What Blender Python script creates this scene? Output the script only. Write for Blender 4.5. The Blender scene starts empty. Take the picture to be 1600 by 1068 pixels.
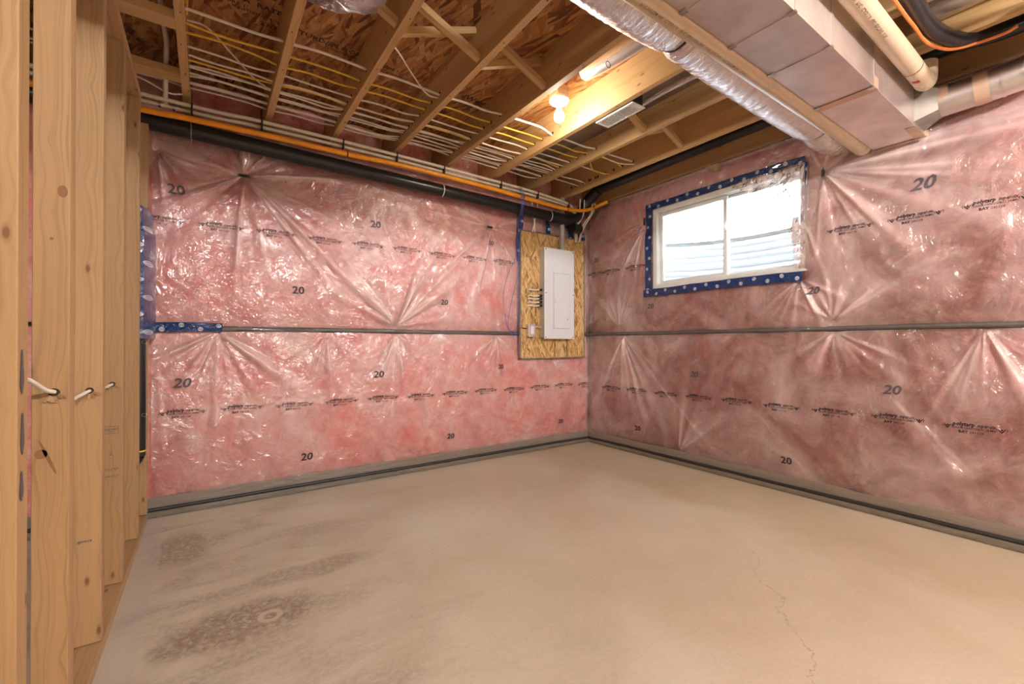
import bpy, math, random
import numpy as np
from mathutils import Vector, Matrix

random.seed(7)
RNG = np.random.RandomState(11)
C = bpy.context.scene.collection
S = bpy.context.scene
XB, YA = 3.523, 3.563          # inner faces of the right and back walls
ZJ, ZS = 2.62, 2.86            # underside of joists, underside of subfloor

# ------------------------------------------------------------------ camera, world, lights
cam = bpy.data.cameras.new('camera')
cam.sensor_width = 36.0
cam.lens = 685.0 / 1600.0 * 36.0
cam.clip_start = 0.02
co = bpy.data.objects.new('camera', cam)
co.location = (0, 0, 1.08)
co.rotation_euler = (math.radians(90.25), 0, math.radians(-34.83))
C.objects.link(co)
S.camera = co

S.view_settings.view_transform = 'Standard'
S.view_settings.look = 'None'
S.view_settings.gamma = 1.0
S.view_settings.use_curve_mapping = False
S.view_settings.exposure = 2.35

W = bpy.data.worlds.new('sky'); S.world = W; W.use_nodes = True
wn = W.node_tree; bgn = wn.nodes['Background']
bgn.inputs[0].default_value = (0.86, 0.93, 1.0, 1)
bgn.inputs[1].default_value = 5.0
BULB_IN_VIEW = 62.0           # radiance of the bulb the photograph shows
BULB_FILL = 900.0               # radiance of an unseen bulb added as fill for the right wall
BULB_PARTITION = 130.0         # the one beyond the stud partition
BULB_BEHIND = 560.0            # radiance of the bulbs of the rest of the basement

# ------------------------------------------------------------------ helpers
class MB:
    """collects boxes, tubes and patches; build() links them as ONE mesh object"""
    def __init__(s): s.v, s.f, s.uv = [], [], []
    def quad(s, pts, uvs=None):
        n = len(s.v); s.v += [tuple(p) for p in pts]
        s.f.append(tuple(range(n, n+len(pts))))
        s.uv += uvs if uvs else [(0, 0)]*len(pts)
    def box(s, lo, hi, off=None):
        lo = Vector(lo); hi = Vector(hi); d = hi-lo
        if off is None: off = (random.random()*9, random.random()*9)
        ax = sorted(range(3), key=lambda i: -d[i]); L = ax[0]
        n = len(s.v)
        for i in range(8):
            s.v.append(tuple(hi[k] if (i >> k) & 1 else lo[k] for k in range(3)))
        F = [(0, 2, 3, 1), (4, 5, 7, 6), (0, 1, 5, 4), (2, 6, 7, 3), (0, 4, 6, 2), (1, 3, 7, 5)]
        na = [2, 2, 1, 1, 0, 0]
        for k, f in enumerate(F):
            s.f.append(tuple(n+i for i in f))
            a = [q for q in range(3) if q != na[k]]
            if L in a: u, w = L, [q for q in a if q != L][0]
            else: u, w = a
            for i in f:
                p = s.v[n+i]; s.uv.append((p[u]+off[0], p[w]+off[1]+k*0.37))
    def beam(s, a, b, w, h, up=(0, 0, 1)):
        """a box of section w x h from a to b"""
        a = Vector(a); b = Vector(b); t = (b-a); L = t.length; t.normalize()
        sd = t.cross(Vector(up)).normalized(); u2 = sd.cross(t)
        m = MB(); m.box((-w/2, -h/2, 0), (w/2, h/2, L))
        n = len(s.v)
        for p in m.v: s.v.append(tuple(a + sd*p[0] + u2*p[1] + t*p[2]))
        s.f += [tuple(i+n for i in f) for f in m.f]; s.uv += m.uv
    def tube(s, pts, r, n=10, cap=True, wob=None):
        pts = [Vector(p) for p in pts]; k = len(pts)
        R = r if isinstance(r, (list, tuple)) else [r]*k
        t0 = (pts[1]-pts[0]).normalized()
        nn = t0.orthogonal().normalized(); base = len(s.v); L = 0; us = []
        for i in range(k):
            t = (pts[min(i+1, k-1)]-pts[max(i-1, 0)]).normalized()
            nn = (nn - t*nn.dot(t)).normalized(); bb = t.cross(nn)
            if i: L += (pts[i]-pts[i-1]).length
            us.append(L)
            for j in range(n):
                a = 2*math.pi*j/n; rr = R[i]*(wob(i, j) if wob else 1)
                s.v.append(tuple(pts[i] + nn*math.cos(a)*rr + bb*math.sin(a)*rr))
        for i in range(k-1):
            for j in range(n):
                j2 = (j+1) % n
                s.f.append((base+i*n+j, base+i*n+j2, base+(i+1)*n+j2, base+(i+1)*n+j))
                s.uv += [(us[i], j/n), (us[i], (j+1)/n), (us[i+1], (j+1)/n), (us[i+1], j/n)]
        if cap:
            s.f.append(tuple(base+j for j in reversed(range(n)))); s.uv += [(0, 0)]*n
            s.f.append(tuple(base+(k-1)*n+j for j in range(n))); s.uv += [(0, 0)]*n
    def lathe(s, prof, c, n=24, axis='z'):
        """prof: (radius, height) pairs turned about an axis through c"""
        base = len(s.v); c = Vector(c)
        for (r, h) in prof:
            for j in range(n):
                a = 2*math.pi*j/n
                p = Vector((r*math.cos(a), r*math.sin(a), h))
                if axis == 'x': p = Vector((p.z, p.x, p.y))
                if axis == 'y': p = Vector((p.x, p.z, p.y))
                s.v.append(tuple(c+p))
        for i in range(len(prof)-1):
            for j in range(n):
                j2 = (j+1) % n
                s.f.append((base+i*n+j, base+i*n+j2, base+(i+1)*n+j2, base+(i+1)*n+j)); s.uv += [(0, 0)]*4
    def grid(s, fn, us, vs, keep=None, uvf=None):
        base = len(s.v); nu, nv = len(us), len(vs)
        for v in vs:
            for u in us: s.v.append(tuple(fn(u, v)))
        for j in range(nv-1):
            for i in range(nu-1):
                if keep and not keep((us[i]+us[i+1])/2, (vs[j]+vs[j+1])/2): continue
                a = base+j*nu+i
                s.f.append((a, a+1, a+1+nu, a+nu))
                s.uv += [(us[i], vs[j]), (us[i+1], vs[j]), (us[i+1], vs[j+1]), (us[i], vs[j+1])]
    def mesh(s, name, mat, smooth=False):
        me = bpy.data.meshes.new(name); me.from_pydata(s.v, [], s.f)
        l = me.uv_layers.new(name='UVMap')
        l.data.foreach_set('uv', np.array(s.uv, dtype=np.float32).ravel())
        me.materials.append(mat)
        if smooth:
            me.polygons.foreach_set('use_smooth', [True]*len(me.polygons))
            try: me.set_sharp_from_angle(angle=math.radians(40))
            except Exception: pass
        return me
    def build(s, name, mat, parent=None, smooth=False, bevel=0):
        o = bpy.data.objects.new(name, s.mesh(name, mat, smooth)); C.objects.link(o)
        if parent: o.parent = parent; o.matrix_parent_inverse = parent.matrix_world.inverted() if False else Matrix.Translation(-Vector(parent.location))
        if bevel:
            b = o.modifiers.new('bevel', 'BEVEL'); b.width = bevel; b.segments = 2; b.limit_method = 'ANGLE'
        return o

def tag(o, label=None, cat=None, group=None, kind=None):
    if label: o['label'] = label
    if cat: o['category'] = cat
    if group: o['group'] = group
    if kind: o['kind'] = kind
    return o
def empty(name, loc, label=None, cat=None, group=None, kind=None):
    o = bpy.data.objects.new(name, None); o.empty_display_size = .05; o.location = loc
    C.objects.link(o); return tag(o, label, cat, group, kind)
def smoothline(pts, sub=6):
    """Catmull-Rom through the points"""
    P = [Vector(p) for p in pts]; P = [2*P[0]-P[1]]+P+[2*P[-1]-P[-2]]; out = []
    for i in range(1, len(P)-2):
        for k in range(sub):
            t = k/sub; a, b, c, d = P[i-1:i+3]
            out.append(0.5*((2*b)+(c-a)*t+(2*a-5*b+4*c-d)*t*t+(3*b-a-3*c+d)*t**3))
    out.append(P[-2]); return out

def text_shape(body, size, bold=0.0, shear=0.0, res=1, align='LEFT', space=1.0):
    """vertices and faces of flat lettering"""
    cu = bpy.data.curves.new('t', 'FONT'); cu.body = body; cu.size = size; cu.offset = bold*size
    cu.shear = shear; cu.resolution_u = res; cu.align_x = align; cu.space_character = space
    ob = bpy.data.objects.new('t', cu); C.objects.link(ob)
    dg = bpy.context.evaluated_depsgraph_get(); me = bpy.data.meshes.new_from_object(ob.evaluated_get(dg))
    V = [tuple(v.co) for v in me.vertices]; F = [tuple(p.vertices) for p in me.polygons]
    bpy.data.meshes.remove(me); bpy.data.objects.remove(ob); bpy.data.curves.remove(cu)
    return V, F
def lettering(name, shapes, place, mat, parent, vec=False):
    """shapes: [(V,F)], place maps (x,y) of the lettering to the surface"""
    m = MB()
    for V, F in shapes:
        n = len(m.v)
        if vec:
            A = np.array([(v[0], v[1]) for v in V]); q = place(A[:, 0], A[:, 1]); m.v += list(map(tuple, np.stack([np.broadcast_to(c, len(A)) for c in q], -1).tolist()))
        else: m.v += [tuple(place(v[0], v[1])) for v in V]
        for f in F: m.f.append(tuple(n+i for i in f)); m.uv += [(0, 0)]*len(f)
    return m.build(name, mat, parent)

class Noise:
    """value noise on a lattice, vectorised"""
    def __init__(s, seed): s.g = np.random.RandomState(seed).rand(256, 256)
    def __call__(s, x, y):
        x = np.asarray(x, float); y = np.asarray(y, float)
        xi = np.floor(x).astype(int); yi = np.floor(y).astype(int); fx = x-xi; fy = y-yi
        fx = fx*fx*(3-2*fx); fy = fy*fy*(3-2*fy); g = s.g
        a = g[xi % 256, yi % 256]; b = g[(xi+1) % 256, yi % 256]; c = g[xi % 256, (yi+1) % 256]; d = g[(xi+1) % 256, (yi+1) % 256]
        return (a*(1-fx)+b*fx)*(1-fy)+(c*(1-fx)+d*fx)*fy-.5

# ------------------------------------------------------------------ materials
def newmat(name):
    m = bpy.data.materials.new(name); m.use_nodes = True
    nt = m.node_tree; nt.nodes.clear()
    o = nt.nodes.new('ShaderNodeOutputMaterial')
    return m, nt, o
def N(nt, t, **k):
    n = nt.nodes.new(t)
    for a, b in k.items():
        if a[0] == 'i' and a[1:].isdigit(): n.inputs[int(a[1:])].default_value = b
        elif a in n.inputs: n.inputs[a].default_value = b
        else: setattr(n, a, b)
    return n
def ramp(nt, stops, interp='LINEAR'):
    r = nt.nodes.new('ShaderNodeValToRGB'); r.color_ramp.interpolation = interp
    e = r.color_ramp.elements
    while len(e) < len(stops): e.new(0.5)
    for k, (p, c) in enumerate(stops):
        e[k].position = p; e[k].color = (*c, 1) if len(c) == 3 else c
    return r
def noise(nt, vec, scale, detail=4, rough=.55, dist=0, sc=None):
    if sc:
        mp = N(nt, 'ShaderNodeMapping'); mp.inputs['Scale'].default_value = sc
        nt.links.new(vec, mp.inputs[0]); vec = mp.outputs[0]
    n = N(nt, 'ShaderNodeTexNoise'); n.inputs['Scale'].default_value = scale; n.inputs['Detail'].default_value = detail
    n.inputs['Roughness'].default_value = rough; n.inputs['Distortion'].default_value = dist
    nt.links.new(vec, n.inputs['Vector']); return n
def mixc(nt, fac, a, b, mode='MIX'):
    m = nt.nodes.new('ShaderNodeMix'); m.data_type = 'RGBA'; m.blend_type = mode
    for sock, val in ((m.inputs[0], fac), (m.inputs[6], a), (m.inputs[7], b)):
        if hasattr(val, 'is_output'): nt.links.new(val, sock)
        elif isinstance(val, (int, float)): sock.default_value = val
        else: sock.default_value = (*val, 1)
    return m.outputs[2]
def math_(nt, op, a, b=None, c=None):
    m = nt.nodes.new('ShaderNodeMath'); m.operation = op
    for i, val in enumerate((a, b, c)):
        if val is None: continue
        if hasattr(val, 'is_output'): nt.links.new(val, m.inputs[i])
        else: m.inputs[i].default_value = val
    return m.outputs[0]
def bump(nt, h, strength=.3, dist=.01):
    b = nt.nodes.new('ShaderNodeBump'); b.inputs['Strength'].default_value = strength; b.inputs['Distance'].default_value = dist
    nt.links.new(h, b.inputs['Height']); return b.outputs[0]
def plain(name, col, rough=.5, metal=0, coat=0, spec=.5, var=0.06, vs=12, bumpy=0, emit=None, es=0):
    m, nt, o = newmat(name); p = N(nt, 'ShaderNodeBsdfPrincipled')
    tc = N(nt, 'ShaderNodeTexCoord'); n = noise(nt, tc.outputs['Object'], vs, 4)
    c2 = tuple(max(0, c*(1-var*3)) for c in col); c3 = tuple(min(1, c*(1+var)) for c in col)
    r = ramp(nt, [(.25, c2), (.6, c3)]); nt.links.new(n.outputs[0], r.inputs[0]); nt.links.new(r.outputs[0], p.inputs['Base Color'])
    p.inputs['Roughness'].default_value = rough; p.inputs['Metallic'].default_value = metal
    p.inputs['Coat Weight'].default_value = coat; p.inputs['Specular IOR Level'].default_value = spec
    if bumpy:
        n2 = noise(nt, tc.outputs['Object'], vs*6, 3); nt.links.new(bump(nt, n2.outputs[0], bumpy, .003), p.inputs['Normal'])
    if emit: p.inputs['Emission Color'].default_value = (*emit, 1); p.inputs['Emission Strength'].default_value = es
    nt.links.new(p.outputs[0], o.inputs[0]); return m

def wood(name, light, dark, knot=(.16, .06, .02), seed=0.0, kn=1.0):
    m, nt, o = newmat(name); p = N(nt, 'ShaderNodeBsdfPrincipled', Roughness=.62)
    uv = N(nt, 'ShaderNodeUVMap').outputs[0]
    oi = N(nt, 'ShaderNodeObjectInfo')
    # knots
    mp = N(nt, 'ShaderNodeMapping'); mp.inputs['Scale'].default_value = (5.5, 13, 1); mp.inputs['Location'].default_value = (seed, seed*.7, 0)
    nt.links.new(uv, mp.inputs[0])
    vo = N(nt, 'ShaderNodeTexVoronoi'); vo.voronoi_dimensions = '2D'; vo.inputs['Scale'].default_value = 1; nt.links.new(mp.outputs[0], vo.inputs[0])
    sel = math_(nt, 'GREATER_THAN', N(nt, 'ShaderNodeSeparateColor').outputs[0], .78)
    sepc = sel.node.inputs[0].links[0].from_node; nt.links.new(vo.outputs['Color'], sepc.inputs[0])
    d = vo.outputs['Distance']
    # grain bending around knots
    sep = N(nt, 'ShaderNodeSeparateXYZ'); nt.links.new(uv, sep.inputs[0])
    warp = noise(nt, uv, 1, 2, .5, 0, (1.2, 6, 1))
    bend = math_(nt, 'MULTIPLY', math_(nt, 'POWER', math_(nt, 'SUBTRACT', 1.0, math_(nt, 'MINIMUM', d, 1.0)), 3.0), .02)
    vv = math_(nt, 'ADD', math_(nt, 'ADD', sep.outputs[1], math_(nt, 'MULTIPLY', warp.outputs[0], .05)), bend)
    cb = N(nt, 'ShaderNodeCombineXYZ'); nt.links.new(sep.outputs[0], cb.inputs[0]); nt.links.new(vv, cb.inputs[1])
    g1 = noise(nt, cb.outputs[0], 1, 4, .6, 0, (.5, 90, 1))
    g2 = noise(nt, cb.outputs[0], 1, 3, .6, 0, (5, 420, 1))
    rg = ramp(nt, [(.25, dark), (.50, light), (.8, tuple(min(1, c*1.1) for c in light))])
    nt.links.new(g1.outputs[0], rg.inputs[0])
    fine = ramp(nt, [(.2, (.88, .86, .82)), (.7, (1.04, 1.03, 1.0))]); nt.links.new(g2.outputs[0], fine.inputs[0])
    col = mixc(nt, 1.0, rg.outputs[0], fine.outputs[0], 'MULTIPLY')
    big = noise(nt, uv, 1, 2, .5, 0, (.7, 2, 1)); rb = ramp(nt, [(.3, (.86, .82, .76)), (.7, (1.06, 1.06, 1.06))]); nt.links.new(big.outputs[0], rb.inputs[0])
    col = mixc(nt, 1.0, col, rb.outputs[0], 'MULTIPLY')
    kr = ramp(nt, [(.05, (1, 1, 1)), (.075, (.45, .45, .45)), (.13, (0, 0, 0))]); nt.links.new(d, kr.inputs[0])
    kf = math_(nt, 'MULTIPLY', math_(nt, 'MULTIPLY', kr.outputs[0], sel), .85*kn)
    col = mixc(nt, kf, col, knot)
    hv = N(nt, 'ShaderNodeHueSaturation'); nt.links.new(col, hv.inputs['Color'])
    nt.links.new(math_(nt, 'ADD', math_(nt, 'MULTIPLY', oi.outputs['Random'], .22), .9), hv.inputs['Value'])
    nt.links.new(hv.outputs[0], p.inputs['Base Color'])
    nt.links.new(bump(nt, g2.outputs[0], .15, .001), p.inputs['Normal'])
    nt.links.new(p.outputs[0], o.inputs[0]); return m

def osb(name, cols, scale=1.0):
    m, nt, o = newmat(name); p = N(nt, 'ShaderNodeBsdfPrincipled', Roughness=.6)
    uv = N(nt, 'ShaderNodeUVMap').outputs[0]
    w = noise(nt, uv, 3*scale, 2); wv = mixc(nt, .06/scale, uv, w.outputs['Color'], 'ADD')
    out = None
    for k, (ang, sx, sy) in enumerate(((.1, 6, 44), (.7, 7, 48), (-.5, 6, 40), (.25, 10, 70))):
        mp = N(nt, 'ShaderNodeMapping'); mp.inputs['Rotation'].default_value = (0, 0, ang)
        mp2 = N(nt, 'ShaderNodeMapping'); mp2.inputs['Scale'].default_value = (sx*scale, sy*scale, 1); mp2.inputs['Location'].default_value = (k*3.3, k*1.7, 0)
        nt.links.new(wv, mp.inputs[0]); nt.links.new(mp.outputs[0], mp2.inputs[0])
        v = N(nt, 'ShaderNodeTexVoronoi'); v.voronoi_dimensions = '2D'; v.inputs['Scale'].default_value = 1; nt.links.new(mp2.outputs[0], v.inputs[0])
        sc = N(nt, 'ShaderNodeSeparateColor'); nt.links.new(v.outputs['Color'], sc.inputs[0])
        r = ramp(nt, [(0, cols[0]), (.25, cols[1]), (.6, cols[2]), (1, cols[3])]); nt.links.new(sc.outputs[0], r.inputs[0])
        if out is None: out = r.outputs[0]; hh = sc.outputs[1]
        else: out = mixc(nt, math_(nt, 'GREATER_THAN', sc.outputs[1], .55), out, r.outputs[0])
    f = noise(nt, uv, 1, 5, .7, 0, (26*scale, 110*scale, 1)); fr = ramp(nt, [(.25, (.72, .66, .6)), (.65, (1.1, 1.08, 1.05))]); nt.links.new(f.outputs[0], fr.inputs[0])
    out = mixc(nt, 1.0, out, fr.outputs[0], 'MULTIPLY')
    nt.links.new(out, p.inputs['Base Color'])
    nt.links.new(bump(nt, f.outputs[0], .4, .003), p.inputs['Normal'])
    nt.links.new(p.outputs[0], o.inputs[0]); return m

M = {}
M['stud'] = wood('pine_stud', (.42, .265, .128), (.28, .16, .066))
M['joist'] = wood('spruce_joist', (.60, .40, .19), (.47, .285, .118), seed=4.2, kn=.8)
M['subfloor'] = osb('strand_board_subfloor', [(.13, .045, .014), (.30, .12, .032), (.44, .20, .058), (.58, .32, .12)], .8)
M['backer'] = osb('strand_board_backer', [(.24, .12, .04), (.5, .29, .1), (.68, .44, .18), (.76, .55, .28)], 1.3)
M['black_pipe'] = plain('black_plastic_pipe', (.012, .012, .014), .28, var=.1)
M['orange'] = plain('yellow_gas_tube', (.86, .32, .012), .38)
M['pex'] = plain('ivory_water_pipe', (.66, .6, .45), .4)
M['cable_white'] = plain('white_cable', (.80, .74, .64), .45)
M['cable_yellow'] = plain('yellow_cable', (.82, .55, .06), .45)
M['cable_blue'] = plain('blue_cable', (.07, .10, .42), .45)
M['cable_orange'] = plain('orange_cable', (.75, .22, .05), .45)
M['pvc'] = plain('beige_vent_pipe', (.56, .43, .29), .33, var=.03)
M['galv'] = plain('galvanised_sheet', (.74, .68, .66), .42, metal=1, var=.07, vs=5)
M['galv_dull'] = plain('dull_sheet_metal', (.36, .33, .30), .42, metal=.9, var=.1)
M['panel_white'] = plain('white_enamel', (.74, .75, .78), .3, var=.01)
M['panel_side'] = plain('cream_enamel', (.60, .56, .50), .4, var=.02)
M['vinyl'] = plain('white_vinyl', (.74, .75, .74), .35, var=.02)
M['porcelain'] = plain('porcelain', (.85, .83, .79), .25, var=.02)
M['conduit'] = plain('grey_conduit', (.42, .40, .37), .5)
M['steel'] = plain('bright_steel', (.7, .7, .7), .25, metal=1)
M['boot'] = plain('weathered_sheet_metal', (.30, .26, .22), .65, metal=.7)
M['dark'] = plain('dark_clip', (.02, .018, .016), .5)
M['knot'] = plain('knot_brown', (.24, .11, .045), .7, vs=60)
M['hole'] = plain('bored_hole_dark', (.05, .025, .01), .9)
M['red'] = plain('red_print', (.35, .02, .03), .5)
M['ink'] = plain('black_ink', (.02, .015, .018), .5)
M['ink_soft'] = plain('faded_ink', (.10, .085, .10), .6)
M['ink_osb'] = plain('stamp_ink', (.03, .018, .015), .6)
M['white_ink'] = plain('white_print', (.75, .78, .85), .4)
M['sealant'] = plain('black_sealant', (.022, .02, .02), .5, bumpy=.6, vs=20)
M['concrete'] = plain('grey_concrete', (.30, .27, .23), .85, var=.14, vs=9, bumpy=.5)
M['sheath'] = plain('grey_basement_wall', (.4, .37, .33), .9, var=.05)
M['gravel'] = plain('pale_ground', (.7, .7, .7), .9)
M['tape_tan'] = plain('foil_tape_tan', (.62, .42, .3), .35, metal=.4)

def mk_glow():
    m, nt, o = newmat('bulb_glow'); e = N(nt, 'ShaderNodeEmission'); e.inputs[0].default_value = (1.0, .92, .80, 1)
    e.inputs[1].default_value = BULB_IN_VIEW; nt.links.new(e.outputs[0], o.inputs[0]); return m
def mk_glow3(nm, e_):
    m, nt, o = newmat(nm); e = N(nt, 'ShaderNodeEmission'); e.inputs[0].default_value = (1.0, .97, .94, 1)
    e.inputs[1].default_value = e_; nt.links.new(e.outputs[0], o.inputs[0]); return m
def mk_glow2():
    m, nt, o = newmat('bulb_glow_behind'); e = N(nt, 'ShaderNodeEmission'); e.inputs[0].default_value = (1.0, .97, .95, 1)
    e.inputs[1].default_value = BULB_BEHIND; nt.links.new(e.outputs[0], o.inputs[0]); return m
M['glow'] = mk_glow(); M['glow2'] = mk_glow2(); M['glow_fill'] = mk_glow3('bulb_glow_fill', BULB_FILL); M['glow_partition'] = mk_glow3('bulb_glow_partition', BULB_PARTITION)

def mk_insulation():
    m, nt, o = newmat('pink_glass_fibre'); p = N(nt, 'ShaderNodeBsdfPrincipled', Roughness=.95)
    tc = N(nt, 'ShaderNodeTexCoord').outputs['Object']
    a = noise(nt, tc, 2.6, 8, .62, .5); b = noise(nt, tc, 7.5, 7, .68, .9); c = noise(nt, tc, 40, 4, .7, .5)
    s = math_(nt, 'ADD', math_(nt, 'MULTIPLY', a.outputs[0], .55), math_(nt, 'MULTIPLY', b.outputs[0], .45))
    r = ramp(nt, [(.36, (.72, .18, .175)), (.45, (.81, .30, .28)), (.53, (.86, .43, .39)), (.61, (.89, .58, .51))])
    nt.links.new(s, r.inputs[0])
    cr = ramp(nt, [(.3, (.86, .84, .82)), (.7, (1.06, 1.06, 1.06))]); nt.links.new(c.outputs[0], cr.inputs[0])
    nt.links.new(mixc(nt, 1, r.outputs[0], cr.outputs[0], 'MULTIPLY'), p.inputs['Base Color'])
    nt.links.new(bump(nt, b.outputs[0], .5, .03), p.inputs['Normal'])
    nt.links.new(p.outputs[0], o.inputs[0]); return m
M['pink'] = mk_insulation()

def mk_film():
    m, nt, o = newmat('clear_poly_sheet')
    tc = N(nt, 'ShaderNodeTexCoord').outputs['Object']
    n1 = noise(nt, tc, 5.5, 4, .6, 1.6); n2 = noise(nt, tc, 22, 3, .5, 1.0); n3 = noise(nt, tc, 1.7, 2, .5)
    mask = ramp(nt, [(.40, (0, 0, 0)), (.62, (1, 1, 1))]); nt.links.new(n3.outputs[0], mask.inputs[0])
    h = math_(nt, 'ADD', n1.outputs[0], math_(nt, 'MULTIPLY', math_(nt, 'MULTIPLY', n2.outputs[0], .22), mask.outputs[0]))
    nb = bump(nt, h, .75, .04)
    tr = N(nt, 'ShaderNodeBsdfTransparent'); tr.inputs[0].default_value = (.985, .98, .975, 1)
    df = N(nt, 'ShaderNodeBsdfDiffuse'); df.inputs[0].default_value = (.94, .72, .69, 1)
    gl = N(nt, 'ShaderNodeBsdfGlossy', Roughness=.15); gl.inputs[0].default_value = (1, 1, 1, 1); nt.links.new(nb, gl.inputs['Normal'])
    hz = noise(nt, tc, 2.4, 7, .6, .7); hr = ramp(nt, [(.40, (.08, .08, .08)), (.68, (.42, .42, .42))]); nt.links.new(hz.outputs[0], hr.inputs[0])
    m1 = N(nt, 'ShaderNodeMixShader'); at = N(nt, 'ShaderNodeAttribute', attribute_name='fold'); nt.links.new(math_(nt, 'ADD', hr.outputs[0], math_(nt, 'MULTIPLY', at.outputs['Fac'], .22)), m1.inputs[0]); nt.links.new(tr.outputs[0], m1.inputs[1]); nt.links.new(df.outputs[0], m1.inputs[2])
    fr = N(nt, 'ShaderNodeFresnel', IOR=1.5); nt.links.new(nb, fr.inputs['Normal'])
    m2 = N(nt, 'ShaderNodeMixShader'); nt.links.new(math_(nt, 'MULTIPLY', fr.outputs[0], 2.6), m2.inputs[0]); nt.links.new(m1.outputs[0], m2.inputs[1]); nt.links.new(gl.outputs[0], m2.inputs[2])
    nt.links.new(m2.outputs[0], o.inputs[0]); return m
M['film'] = mk_film()

def mk_glass():
    m, nt, o = newmat('window_glass')
    tr = N(nt, 'ShaderNodeBsdfTransparent'); tr.inputs[0].default_value = (.95, .97, .97, 1)
    gl = N(nt, 'ShaderNodeBsdfGlossy', Roughness=.02); fr = N(nt, 'ShaderNodeFresnel', IOR=1.45)
    m2 = N(nt, 'ShaderNodeMixShader'); nt.links.new(fr.outputs[0], m2.inputs[0]); nt.links.new(tr.outputs[0], m2.inputs[1]); nt.links.new(gl.outputs[0], m2.inputs[2])
    nt.links.new(m2.outputs[0], o.inputs[0]); return m
M['glass'] = mk_glass()

def mk_foil(name, col, rough, sx, strength):
    m, nt, o = newmat(name); p = N(nt, 'ShaderNodeBsdfPrincipled', Roughness=rough, Metallic=1.0)
    p.inputs['Base Color'].default_value = (*col, 1)
    uv = N(nt, 'ShaderNodeUVMap').outputs[0]
    a = noise(nt, uv, 1, 4, .7, .6, (sx, 9, 1)); b = noise(nt, uv, 1, 3, .6, 0, (11, 7, 1))
    h = math_(nt, 'ADD', a.outputs[0], math_(nt, 'MULTIPLY', b.outputs[0], .8))
    nt.links.new(bump(nt, h, strength, .01), p.inputs['Normal'])
    nt.links.new(p.outputs[0], o.inputs[0]); return m
M['foil'] = mk_foil('crinkled_foil_sleeve', (.86, .80, .80), .24, 55, 1.6)
M['foil_pink'] = mk_foil('pink_crumpled_foil', (.85, .72, .72), .22, 60, 2.5)
M['foil_wrap'] = mk_foil('crumpled_foil', (.75, .7, .66), .2, 35, 1.0)

def mk_tape():
    m, nt, o = newmat('blue_sheathing_tape'); p = N(nt, 'ShaderNodeBsdfPrincipled', Roughness=.22)
    p.inputs['Coat Weight'].default_value = .5
    uv = N(nt, 'ShaderNodeUVMap').outputs[0]; sep = N(nt, 'ShaderNodeSeparateXYZ'); nt.links.new(uv, sep.inputs[0])
    u = math_(nt, 'DIVIDE', sep.outputs[0], .10)            # one white ring every 10 cm, alternating sides
    k = math_(nt, 'FLOOR', u); fu = math_(nt, 'SUBTRACT', math_(nt, 'FRACT', u), .5)
    side = math_(nt, 'SUBTRACT', math_(nt, 'MULTIPLY', math_(nt, 'MODULO', math_(nt, 'ABSOLUTE', k), 2.0), .026), .013)
    dx = math_(nt, 'MULTIPLY', fu, .10); dy = math_(nt, 'SUBTRACT', sep.outputs[1], side)
    d = math_(nt, 'SQRT', math_(nt, 'ADD', math_(nt, 'MULTIPLY', dx, dx), math_(nt, 'MULTIPLY', dy, dy)))
    disc = math_(nt, 'LESS_THAN', d, .014)
    inner = math_(nt, 'MULTIPLY', math_(nt, 'LESS_THAN', d, .0105), math_(nt, 'GREATER_THAN', math_(nt, 'ABSOLUTE', math_(nt, 'SUBTRACT', math_(nt, 'ABSOLUTE', dx), .003)), .0016))
    f = math_(nt, 'SUBTRACT', disc, math_(nt, 'MULTIPLY', inner, .7))
    n = noise(nt, uv, 30, 3); r = ramp(nt, [(.3, (.004, .022, .10)), (.7, (.010, .05, .20))]); nt.links.new(n.outputs[0], r.inputs[0])
    nt.links.new(mixc(nt, f, r.outputs[0], (.62, .66, .75)), p.inputs['Base Color'])
    b = noise(nt, uv, 1, 4, .6, 1.0, (16, 30, 1)); nt.links.new(bump(nt, b.outputs[0], .9, .02), p.inputs['Normal'])
    nt.links.new(p.outputs[0], o.inputs[0]); return m
M['tape'] = mk_tape()

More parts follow.
